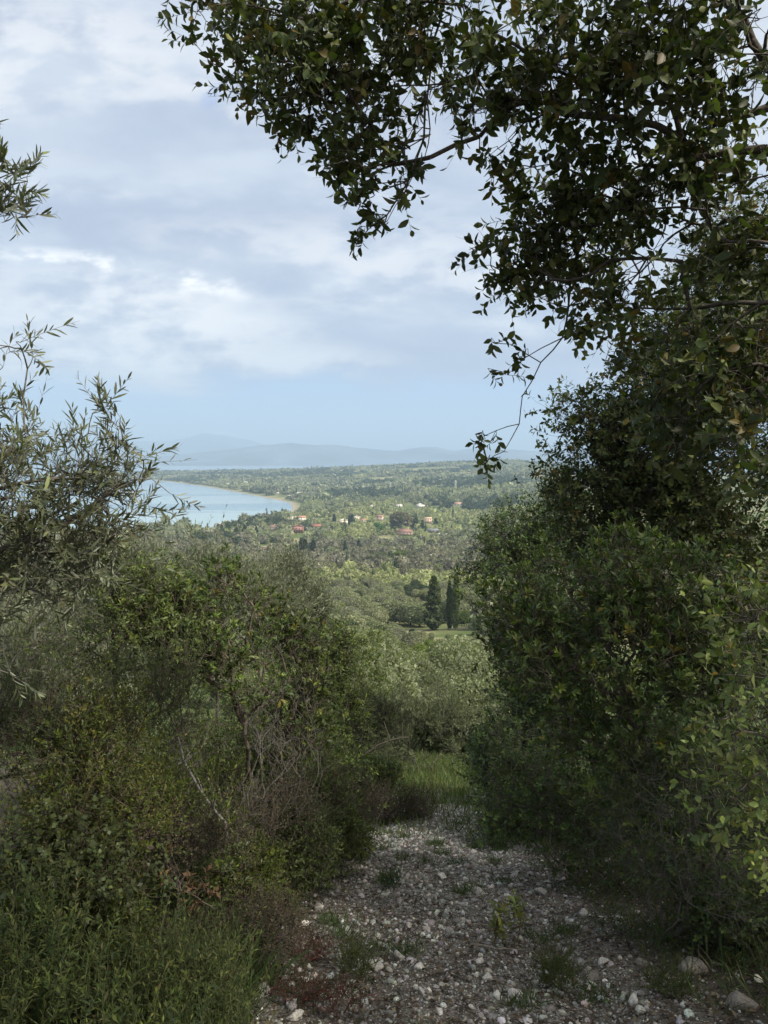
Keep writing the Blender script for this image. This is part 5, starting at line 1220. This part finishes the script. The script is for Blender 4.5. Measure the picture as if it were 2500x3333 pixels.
# midground olives and bushes past the bend
mid = [('silvery olive past the bend, leftmost of the midground olives', 1180, 26, [(1120, 2080, .9), (1220, 2110, 1.1), (1160, 2180, 1.2), (1210, 2250, 1.2)], 'olive'),
       ('silvery olive in the middle of the midground group', 1330, 30, [(1280, 2080, 1.1), (1360, 2100, 1.2), (1310, 2180, 1.4), (1330, 2250, 1.4)], 'olive'),
       ('broad silvery olive right of the middle one, below the twin cypresses', 1480, 34, [(1420, 2090, 1.3), (1500, 2110, 1.4), (1440, 2180, 1.5), (1530, 2180, 1.5), (1480, 2260, 1.5)], 'olive'),
       ('dusky olive lowest in the midground group, by the grassy track', 1380, 19, [(1330, 2250, .6), (1400, 2230, .7), (1450, 2290, .7), (1370, 2340, .8), (1300, 2350, .6), (1440, 2380, .6)], 'olive'),
       ('leafy olive leaning over the bend of the track', 1210, 15, [(1200, 2280, .45), (1260, 2310, .4), (1210, 2390, .5), (1180, 2380, .5)], 'olive'),
       ('fresh green bush between the silvery olives', 1215, 21, [(1220, 2070, .45), (1200, 2130, .6), (1230, 2190, .6)], 'lentisk'),
       ('grey olive at the right of the midground, against the right thicket', 1560, 27, [(1560, 2180, 1.0), (1520, 2260, 1.1), (1580, 2320, 1.0)], 'olive'),
       ('low green bush between olives and gravel', 1200, 10.5, [(1180, 2480, .35), (1240, 2500, .35), (1150, 2540, .3)], 'lentisk')]
OLF = list(SP['olivefar']['cols'])
for k, (lab, px, d, bl, sp) in enumerate(mid):
    bb = foot(px, d); ls = max(1.5, d / 9)
    if sp == 'olive' and d > 22:
        top = W(px, min(y for _, y, _ in bl) - 15, d)[2]; rad = (top - bb[2]) / 2.05
        far_tree('olive_tree', lab, 'olive tree', (bb[0], bb[1], bb[2] - .1), rad, n=15000, size=.042, cols=[tuple(np.array((.175, .195, .125)) * (1.1, .88, 1.05, 1, 1, 1, .92, 1)[k])], trunk=.12, key=('mid', k), jag=.5)
        continue
    SP['olivefar']['cols'] = [(tuple(np.array(c_) * (1.28, .72, 1.12, .80, .70, 1, .92, 1)[k]), w_) for c_, w_ in OLF]
    plant('olive_tree' if sp == 'olive' else 'green_bush', lab, 'olive tree' if sp == 'olive' else 'bush', bb, [(W(x, y, d), r_) for x, y, r_ in [(x, y + min(90, r_ * F / d * .8), r_) for x, y, r_ in bl]] + [((W(bl[-1][0], bl[-1][1], d) + bb) / 2, bl[-1][2])], 'olivefar' if sp == 'olive' else sp, 1000, q='low', shoots_n=2, step=.5, seed=70 + k,
          leafscale=ls * .85, scale=ls * .65, inner=.3, barek=.1, trunk_r=.15, clumpy=2.3)
# the slope between, individual shrubs and olives (linked copies)
slope_px = [(1080, 44), (1180, 52), (1290, 48), (1400, 55), (1520, 50), (1130, 68), (1240, 75), (1350, 70), (1460, 78), (1560, 70), (1080, 90), (1180, 98), (1300, 95), (1420, 103), (1540, 98), (1020, 60), (980, 38), (1040, 112), (1150, 118), (1260, 122), (1500, 122), (940, 50), (880, 66), (960, 82), (820, 45), (760, 60)]
for k, (px, d) in enumerate(slope_px):
    p = foot(px, d); rad = min((2.1 + .9 * rw.random()) * (1.0 if d > 45 else .8), sky_room(*p))
    if rad < .8: continue
    far_tree('olive_tree', 'silvery olive tree on the steep slope just past the bend', 'olive tree', (p[0], p[1], p[2] - .1), rad, n=9000, size=.05, cols=[(.15, .17, .09), (.17, .19, .105), (.13, .155, .08)], trunk=.2, group='olive trees on the steep slope', key='slope', var=k % 3)
    taken.append((p[0], p[1], rad))

# ================================================================ GROUND COVER, STONES, SMALL PLANTS
# low and middle filler shrubs so that the banks read as one thicket down to the ground
fill = [('lentisk', 'shrub', 'lentisk filling the gap behind the bare grey stems', 700, 7.2, .9, 1.6), ('lentisk', 'shrub', 'olive coloured shrub behind the stems of the strawberry tree beside the view', 900, 7.6, .9, 1.5), ('myrtle', 'myrtle', 'myrtle between the broad myrtle and the tall strawberry tree', 560, 5.4, .7, 1.2), ('myrtle', 'myrtle', 'low myrtle bush at the left edge under the dark heath', 40, 3.2, .38, .5), ('lentisk', 'shrub', 'dark low lentisk behind the broad myrtle', 420, 4.6, .6, .7), ('lentisk', 'shrub', 'shadowed lentisk at the left edge behind the heath', -60, 4.7, .8, .9),
        ('lentisk', 'shrub', 'low lentisk at the feet of the grey bare stems', 800, 5.9, .5, .55), ('kermes', 'oak bush', 'small oak bush at the foot of the phillyrea', 1060, 7.7, .4, .45), ('lentisk', 'shrub', 'green shrub at the foot of the tall strawberry tree', 640, 5.2, .5, .6),
        ('kermes', 'oak bush', 'dark oak bush between the heather clumps', 900, 6.3, .4, .4), ('drybrush', 'heather', 'dry heather patch right of the fallen branch', 760, 4.25, .3, .3), ('drybrush', 'heather', 'dry twiggy patch at the foot of the myrtle', 500, 3.55, .26, .26),
        ('kermes', 'oak bush', 'oak scrub on the right verge by the gravel', 1660, 8.6, .45, .5), ('lentisk', 'shrub', 'shrub past the bend on the right verge', 1700, 12.5, .8, 1.1),
        ('drybrush', 'heather', 'brown heather where gravel ends on the left', 1290, 10.5, .4, .35), ('kermes', 'oak bush', 'creeping oak scrub beneath the tangle of twigs', 2450, 4.5, .3, .28),
        ('lentisk', 'shrub', 'olive green shrub in front of the grey stems and strawberry trees', 850, 5.7, .45, .8), ('myrtle', 'myrtle', 'low myrtle at the foot of the tall strawberry tree', 690, 5.0, .35, .6), ('lentisk', 'shrub', 'olive green shrub at the edge of the gravel below the phillyrea', 1010, 6.9, .4, .6)]
for k, (sp, cat, lab, px, d, r_, h) in enumerate(fill):
    bb = foot(px, d); nm = {'myrtle': 'myrtle', 'lentisk': 'lentisk', 'kermes': 'oak_scrub', 'drybrush': 'heather'}[sp]
    bl = [(bb + [0, 0, h * .55], (r_, r_, h * .5)), (bb + [r_ * .6, .1, h * .4], (r_ * .6, r_ * .6, h * .4)), (bb + [-r_ * .6, -.1, h * .4], (r_ * .6, r_ * .6, h * .4))]
    far_ = max(1.0, d / 6)
    plant(nm, lab, cat, bb, bl, sp, 260, q='low', shoots_n=4, spread=.12 * far_, step=.2, leafscale=far_ * 1.05, scale=far_, inner=.5, barek=.4, trunk_r=.02, seed=400 + k)

# leafy herbs of the lower left corner
herbs = [(60, 2.75, .62, 'tall bright leafy shoots nearest the lower left corner'), (170, 3.0, .72, 'bright leafy shoots second from the left edge, below the ivy'), (-40, 3.3, .8, 'leafy shoots rising at the left edge under the ivy'), (300, 2.85, .52, 'leafy herb clump in the middle of the lower left corner'),
         (420, 3.1, .5, 'dense green herb clump below the dry leaved branch'), (550, 2.8, .42, 'low herb clump with yellowish tips near the gravel'), (650, 3.1, .40, 'herb clump closest to the gravel on the lower left'), (230, 3.4, .66, 'herb clump under the middle of the ivy'),
         (120, 2.5, .42, 'short dark herb clump at the bottom edge, left'), (330, 2.5, .36, 'short dark herb clump at the bottom edge beside the grass'), (520, 2.5, .3, 'lowest herb clump at the bottom edge')]
for k, (px, d, h, lab) in enumerate(herbs):
    bb = foot(px, d)
    bl = [(bb + [0, 0, h * .5], (.26, .26, h * .42))]
    plant('leafy_herb', lab, 'herb', bb, bl, 'herb', 110, q='mid', shoots_n=2, spread=.1, step=.12, leafscale=.85, scale=.7, inner=.5, trunk_r=.006, seed=450 + k,
          roots=[[bb + np.array([math.cos(a) * .15, math.sin(a) * .15, 0]), bb + np.array([math.cos(a) * .2, math.sin(a) * .2, h * .4])] for a in np.linspace(0, 5.5, 7)])
# the sprout on the gravel and other seedlings
bs = G(1640, 3075)
plant('oak_sprout', 'yellow green leafy sprout growing out of the gravel on the right half of the track', 'seedling', bs, [(bs + [.02, 0, .10], (.10, .08, .08)), (bs + [.09, 0, .18], (.03, .03, .07)), (bs + [-.02, 0, .24], (.02, .02, .04)), (bs + [.08, 0, .30], (.02, .02, .02))], 'sprout', 34, q='hi', shoots_n=1, step=.06, trunk_r=.005, seed=480, spread=.01)
for k, (px, py, sp, lab) in enumerate([(1840, 3200, 'herb', 'pale green small leaved seedling by the bottom of the track'), (2180, 3240, 'herb', 'green seedling among dead leaves near the lower right corner'), (1180, 3160, 'herb', 'low green weed tuft left of the middle of the track'), (1100, 3290, 'redherb', 'reddish low weed on the lower gravel'), (1000, 3120, 'redherb', 'dark red weed patch on the left margin of the gravel'), (960, 3260, 'redherb', 'reddish weed clump nearest the bottom margin'), (1620, 2760, 'lowgreen', 'green tuft on the right side of the gravel beneath the oak bush'), (1290, 2880, 'lowgreen', 'green tuft in the middle of the gravel')]):
    bb = G(px, py); plant('weed', lab, 'weed', bb, [(bb + [0, 0, .06], (.15, .13, .05))], sp, 80, q='mid', shoots_n=2, spread=.04, step=.06, trunk_r=.003, leafscale=.45, scale=.4, seed=490 + k)

# ---- stones: the big ones each, the rest as gravel
def rock_mesh(r, sub=ICO3, flat=.65):
    V, T = sub; D = V.copy()
    k = np.ones(len(D))
    for _ in range(11):      # facets
        n = unit(r.normal(0, 1, 3)); lim = r.uniform(.42, .80); dd = D @ n; k = np.minimum(k, np.where(dd > lim, lim / np.maximum(dd, .01), 1))
    X = D * k[:, None] * (1 + r.normal(0, .015, (len(D), 1))); return X * np.array([1, r.uniform(.65, .95), flat]), T
rocks = [(860, 3240, 70, 'pale split limestone block on the left margin near the bottom'), (950, 3275, 46, 'small white stone beside the split limestone block'), (1225, 3130, 60, 'flat grey embedded slab near the middle of the lower track'), (1300, 3105, 44, 'grey rounded stone just above the flat slab'),
         (1370, 3160, 40, 'white angular stone in the centre of the lower track'), (1585, 3190, 34, 'upright white stone in front of the sprout'), (1620, 3245, 46, 'grey white stone, left of a touching pair'), (1680, 3240, 44, 'grey white stone, right of a touching pair'), (1560, 3130, 34, 'small white stone left of the sprout'),
         (1770, 3155, 38, 'round pale stone right of the sprout'), (1960, 3130, 40, 'round white stone under the right thicket'), (1920, 3170, 66, 'brown grey boulder half buried below the round white stone'), (2060, 3265, 50, 'white chipped stone near the lower right'), (2250, 3165, 80, 'dark boulder in shade by the lower right thicket'),
         (2410, 3275, 84, 'large dark boulder in the lower right corner'), (2090, 3140, 50, 'dull boulder left of the dark shaded one'), (1035, 2960, 44, 'flat pale stone on the left side of the gravel'), (1120, 3020, 36, 'pale stone left of centre, above the weeds'), (1440, 2860, 34, 'round white stone high in the middle of the gravel'), (1560, 2905, 50, 'broad pale rock on the right of the gravel'),
         (1540, 2765, 30, 'pale stone cluster member near the top of the gravel'), (1250, 2905, 30, 'pale flat stone left of the middle'), (1330, 3025, 36, 'angular pale stone between the ruts'), (1375, 3235, 36, 'pale stone close to the bottom centre'), (1430, 3300, 34, 'white stone at the bottom edge, centre'), (960, 3325, 50, 'pale stone cut by the bottom edge'),
         (1900, 2975, 50, 'pale stone under the edge of the oak scrub'), (1760, 2905, 46, 'grey stone at the right border of the gravel')]
STC = [((.34, .335, .31), 5), ((.50, .49, .46), 1.8), ((.21, .205, .19), 5), ((.26, .245, .21), 1.2)]
rr_ = np.random.default_rng(55)
for px, py, wpx, lab in rocks:
    p = G(px, py); rad = wpx / F * np.linalg.norm(p - np.array([0, 0, CAM_H])) / 2 * 1.05
    V, T = rock_mesh(rr_); a_ = rr_.random() * 6.28
    V = np.stack([V[:, 0] * math.cos(a_) - V[:, 1] * math.sin(a_), V[:, 0] * math.sin(a_) + V[:, 1] * math.cos(a_), V[:, 2]], 1) * rad
    z0 = Z1(p[0], p[1]) + rad * .22; a = Acc()
    dark = 'dark' in lab or 'brown' in lab or 'dull' in lab
    a.add(V, T, np.array((.17, .155, .135) if dark else ((.50, .485, .45) if 'white' in lab else (.36, .345, .315))) * rr_.uniform(.9, 1.1))
    o = link('stone', a.mesh('stone', M_STONE)); o.location = (p[0], p[1], z0); tag(o, lab, 'stone', 'larger stones lying on the track')
def gravel():
    r = np.random.default_rng(56); a = Acc(); n = 75000
    y = 2.6 + 15.5 * r.random(n) ** 1.35; dx = r.normal(0, .78, n); x = path_x(y) + dx
    keep = (np.abs(dx) < 2.0) & (r.random(n) < (.66 + .34 * sstep(4, 7.5, y)) * (1 - .6 * np.exp(-((dx + .1) / .28) ** 2) * sstep(.40, .6, fbm(x / .6, y / 1.5, 44))) + .0) & (r.random(n) < .35 + 1.1 * fbm(x / .5, y / .5, 91) ** 1.5 * 1.6) & (r.random(n) > sstep(13.5, 17, y)); x, y = x[keep], y[keep]; n = len(x)
    s = .0082 * np.exp(r.normal(0, .58, n)) * (1 + .25 * (y > 6)); s = np.minimum(s, .036); z = Z(x, y) + s * .2
    for sub, sel in ((ICO1, s < .02), (ICO2, s >= .02)):
        for v in range(10):
            q = np.nonzero(sel & (np.arange(n) % 10 == v))[0]
            if not len(q): continue
            V, T = rock_mesh(r, sub); an = r.random(len(q)) * 6.28; ca, sa = np.cos(an)[:, None], np.sin(an)[:, None]
            st = s[q][:, None] * np.exp(r.normal(0, .15, (len(q), 1)))
            X = np.stack([(V[None, :, 0] * ca - V[None, :, 1] * sa) * st + x[q][:, None], (V[None, :, 0] * sa + V[None, :, 1] * ca) * st + y[q][:, None], V[None, :, 2] * s[q][:, None] + z[q][:, None]], -1)
            C = np.repeat(pick_cols(STC, len(q), r, .18), len(V), 0)
            a.add(X.reshape(-1, 3), (T[None] + (np.arange(len(q)) * len(V))[:, None, None]).reshape(-1, 3), C)
    tag(link('gravel', a.mesh('gravel', M_STONE)), 'pale limestone gravel scattered over the track', 'gravel', kind='stuff')
gravel()
# ---- litter: dead leaves and twigs
def litter():
    r = np.random.default_rng(57); a = Acc(); n = 52000
    y = 2.4 + 8.5 * r.random(n) ** 1.3; x = path_x(y) + r.normal(.7, 2.3, n); d = np.abs(x - path_x(y))
    keep = r.random(n) < np.where(d < 1.2, .55 * (1 - sstep(4.5, 8, y)) + .07, .9); x, y = x[keep], y[keep]; n = len(x)
    P = np.stack([x, y, Z(x, y) + .006 + .012 * r.random(n)], 1)
    D = r.normal(0, 1, (n, 3)); D[:, 2] *= .25; N = r.normal(0, .35, (n, 3)) + [0, 0, 1]
    stamp(a, leaf_template('mid', .5, .4, .35), P, D, N, .032 * np.exp(r.normal(0, .25, n)), pick_cols([((.085, .064, .044), 5), ((.13, .105, .075), 3), ((.048, .040, .032), 5), ((.20, .17, .13), 1)], n, r, .25))
    tag(link('leaf_litter', a.mesh('leaf_litter', M_DRY)), 'dead brown oak leaves strewn along the banks and gravel', 'leaf litter', kind='stuff')
    a = Acc(); n = 4200; y = 2.4 + 8.5 * r.random(n) ** 1.2; x = path_x(y) + r.normal(.2, 1.9, n)
    an = r.random(n) * 6.28; L_ = .05 + .12 * r.random(n); x2 = x + np.cos(an) * L_; y2 = y + np.sin(an) * L_
    A = np.stack([x, y, Z(x, y) + .008], 1); B_ = np.stack([x2, y2, Z(x2, y2) + .008 + .02 * r.random(n)], 1)
    tubes(a, A, B_, .0018 + .002 * r.random(n), .0012, pick_cols([((.10, .085, .07), 3), ((.055, .045, .038), 3)], n, r), 3)
    tag(link('twig_litter', a.mesh('twig_litter', M_BARK)), 'small broken twigs strewn over the gravel and banks', 'twig litter', kind='stuff')
litter()
# ---- fallen branches one can pick out
def stick(label, pts, r0, r1, seed, col=(.11, .095, .08)):
    r = np.random.default_rng(seed); P = [G(px, py) for px, py in pts]; X = []
    for i in range(len(P) - 1):
        for t in np.linspace(0, 1, 5)[:-1]: X.append(P[i] * (1 - t) + P[i + 1] * t + r.normal(0, .008, 3))
    X.append(P[-1]); X = np.array(X); X[:, 2] = Z(X[:, 0], X[:, 1]) + r0 * .9 + np.abs(r.normal(0, .008, len(X)))
    a = Acc(); R_ = np.linspace(r0, r1, len(X)); tubes(a, X[:-1], X[1:], R_[:-1], R_[1:], np.array(col), 8)
    for i in range(1, len(X) - 1, 3):
        d = unit(r.normal(0, 1, 3) + [0, 0, .6]); tubes(a, X[i:i + 1], X[i:i + 1] + d * .12, np.array([R_[i] * .5]), np.array([R_[i] * .2]), np.array(col), 5)
    tag(link('fallen_branch', a.mesh('fallen_branch', M_BARK, X[0], True)), label, 'branch').location = X[0]
stick('crooked dark dead branch lying from the left bank onto the gravel', [(930, 2800), (1000, 2845), (1060, 2855), (1110, 2858)], .028, .012, 1)
stick('thin pale dead stick lying in front of the sprout', [(1530, 3085), (1620, 3100), (1700, 3095)], .010, .004, 2, (.2, .18, .15))
stick('dark stick lying across the lower left margin of the gravel', [(930, 2960), (1050, 2975), (1130, 2970)], .010, .005, 3)
stick('long thin stick lying under the right thicket', [(1780, 3120), (1900, 3060), (2050, 3040)], .010, .005, 4)
stick('broken stick lying near the bottom centre', [(1400, 3180), (1460, 3170), (1530, 3200)], .008, .004, 5)
# the bare grey limb reaching over the gravel from the right
def limb_branch():
    r = np.random.default_rng(9); main = [W(1840, 2660, 6.6), W(1750, 2632, 6.8), W(1690, 2622, 7.0), W(1600, 2600, 7.3), W(1530, 2590, 7.6)]
    pts = np.array([W(1620, 2560, 7.1), W(1560, 2600, 7.4), W(1680, 2540, 6.9), W(1700, 2560, 7.0), W(1640, 2575, 7.1), W(1740, 2560, 6.8), W(1580, 2580, 7.5), W(1610, 2530, 7.1)])
    P, par, nr = grow([main], pts, .2, .12, .12, r); rad, _ = radii(par, .003); ch = np.nonzero(par >= 0)[0]
    a = Acc(); tubes(a, P[par[ch]], P[ch], np.minimum(rad[par[ch]] * 1.6, .016), np.minimum(rad[ch] * 1.6, .016), np.array((.21, .20, .18)), 6)
    tag(link('dead_limb', a.mesh('dead_limb', M_BARK, main[0], True)), 'bare grey forked limb reaching out of the right thicket over the gravel', 'branch').location = main[0]
limb_branch()
def pale_stem():
    r = np.random.default_rng(10); m1 = [foot(1075, 7.6), W(1110, 2540, 7.5), W(1150, 2490, 7.45), W(1180, 2460, 7.4), W(1230, 2425, 7.4), W(1270, 2410, 7.4), W(1310, 2400, 7.4)]
    P, par, nr = grow([m1], np.array([W(1250, 2350, 7.4), W(1310, 2350, 7.4), W(1330, 2400, 7.4)]), .2, .15, .1, r); rad, _ = radii(par, .004); ch = np.nonzero(par >= 0)[0]
    a = Acc(); tubes(a, P[par[ch]], P[ch], np.minimum(rad[par[ch]] * 1.2, .009), np.minimum(rad[ch] * 1.2, .009), np.array((.15, .13, .10)), 6)
    tag(link('dead_sapling', a.mesh('dead_sapling', M_BARK, m1[0], True)), 'pale leafless sapling arching out of the phillyrea toward the track', 'sapling').location = m1[0]
    m2 = [foot(740, 4.9), W(735, 2680, 4.8), W(650, 2570, 4.7), W(600, 2480, 4.7), W(580, 2400, 4.7)]
    P, par, nr = grow([m2], np.array([W(560, 2420, 4.7), W(540, 2500, 4.7), W(640, 2450, 4.7), W(700, 2600, 4.7), W(520, 2560, 4.7)]), .2, .12, .1, r); rad, _ = radii(par, .004); ch = np.nonzero(par >= 0)[0]
    a = Acc(); tubes(a, P[par[ch]], P[ch], np.minimum(rad[par[ch]] * 1.5, .015), np.minimum(rad[ch] * 1.5, .015), np.array((.20, .19, .175)), 6)
    tag(link('dead_sapling', a.mesh('dead_sapling', M_BARK, m2[0], True)), 'crooked pale grey dead sapling leaning left in front of the heather', 'sapling').location = m2[0]
pale_stem()
# ---- grass
def grass():
    r = np.random.default_rng(58)
    def sow(a, n, fx, L_, wid, cols, lean=.35, up=1.0):
        x, y = fx(n); n = len(x); P = np.stack([x, y, Z(x, y) - .005], 1)
        D = np.stack([r.normal(0, lean, n), r.normal(0, lean, n), np.full(n, up)], 1); N = r.normal(0, 1, (n, 3)); N[:, 2] = .3
        stamp(a, leaf_template('mid', wid, .2, .35), P, D, N, L_ * np.exp(r.normal(0, .3, n)), pick_cols(cols, n, r, .2))
    a = Acc(); GR = [((.060, .085, .030), 4), ((.09, .115, .04), 2), ((.15, .14, .08), 1)]
    def far_(n):
        y = r.uniform(8.5, 42, n); x = path_x(y) + r.normal(0, 1.6 + y * .03, n); k = r.random(n) < sstep(9.0, 16, y + r.normal(0, 1.6, n)) * .9 + .05 * (y > 8.5); return x[k], y[k]
    sow(a, 110000, far_, .16, .07, [((.060, .088, .030), 4), ((.085, .11, .038), 2), ((.13, .13, .065), 1)])
    def verge(n):
        y = r.uniform(2.3, 14, n); s_ = r.choice([-1, 1], n, p=[.7, .3]); d = 1.15 + np.abs(r.normal(0, .8, n)); x = path_x(y) + s_ * d; k = fbm(x / .35, y / .35, 95) > .44; return x[k], y[k]
    sow(a, 34000, verge, .13, .05, [((.045, .075, .028), 4), ((.07, .10, .035), 3), ((.15, .13, .08), 1.3)], .6)
    def corner(n):
        y = r.uniform(2.2, 4.4, n); x = r.uniform(-2.6, -.75, n); return x, y
    sow(a, 9000, corner, .22, .035, [((.042, .068, .024), 4), ((.065, .09, .032), 2), ((.13, .12, .065), 1)], .5)
    def tuft(n):
        c = r.integers(0, 60, n); cy_ = r.uniform(3, 13, 60); cx = path_x(cy_) + r.normal(0, .8, 60); return cx[c] + r.normal(0, .06, n), cy_[c] + r.normal(0, .06, n)
    sow(a, 9000, tuft, .07, .06, [((.05, .085, .03), 4), ((.09, .12, .045), 2)], .6)
    tag(link('grass', a.mesh('grass', M_SOFT)), 'grass along the verges and over the far end of the track', 'grass', kind='stuff')
    # small broad leaved ground cover
    a = Acc(); n = 60000; y = r.uniform(2.3, 13, n); s_ = r.choice([-1, 1], n, p=[.62, .38]); d = 1.0 + np.abs(r.normal(0, 1.3, n)); x = path_x(y) + s_ * d
    k = fbm(x / .5, y / .5, 96) > np.where(d < 1.5, .52, .36); x, y, d = x[k], y[k], d[k]; n = len(x)
    P = np.stack([x, y, Z(x, y) + r.random(n) * (.04 + .12 * sstep(1.2, 2.4, d))], 1); D = r.normal(0, 1, (n, 3)); D[:, 2] = np.abs(D[:, 2]) * .6; N = r.normal(0, .5, (n, 3)) + [0, 0, 1]
    z_ = fbm(x / .4, y / .4, 97)[:, None]; C = pick_cols([((.040, .065, .028), 5), ((.055, .085, .040), 3), ((.09, .075, .045), 2)], n, r, .2)
    stamp(a, leaf_template('low', .5, .2, .2), P, D, N, .022 * np.exp(r.normal(0, .3, n)), C)
    tag(link('undergrowth', a.mesh('undergrowth', M_SOFT)), 'low dark ground cover of small leaves under the thickets', 'undergrowth', kind='stuff')
grass()
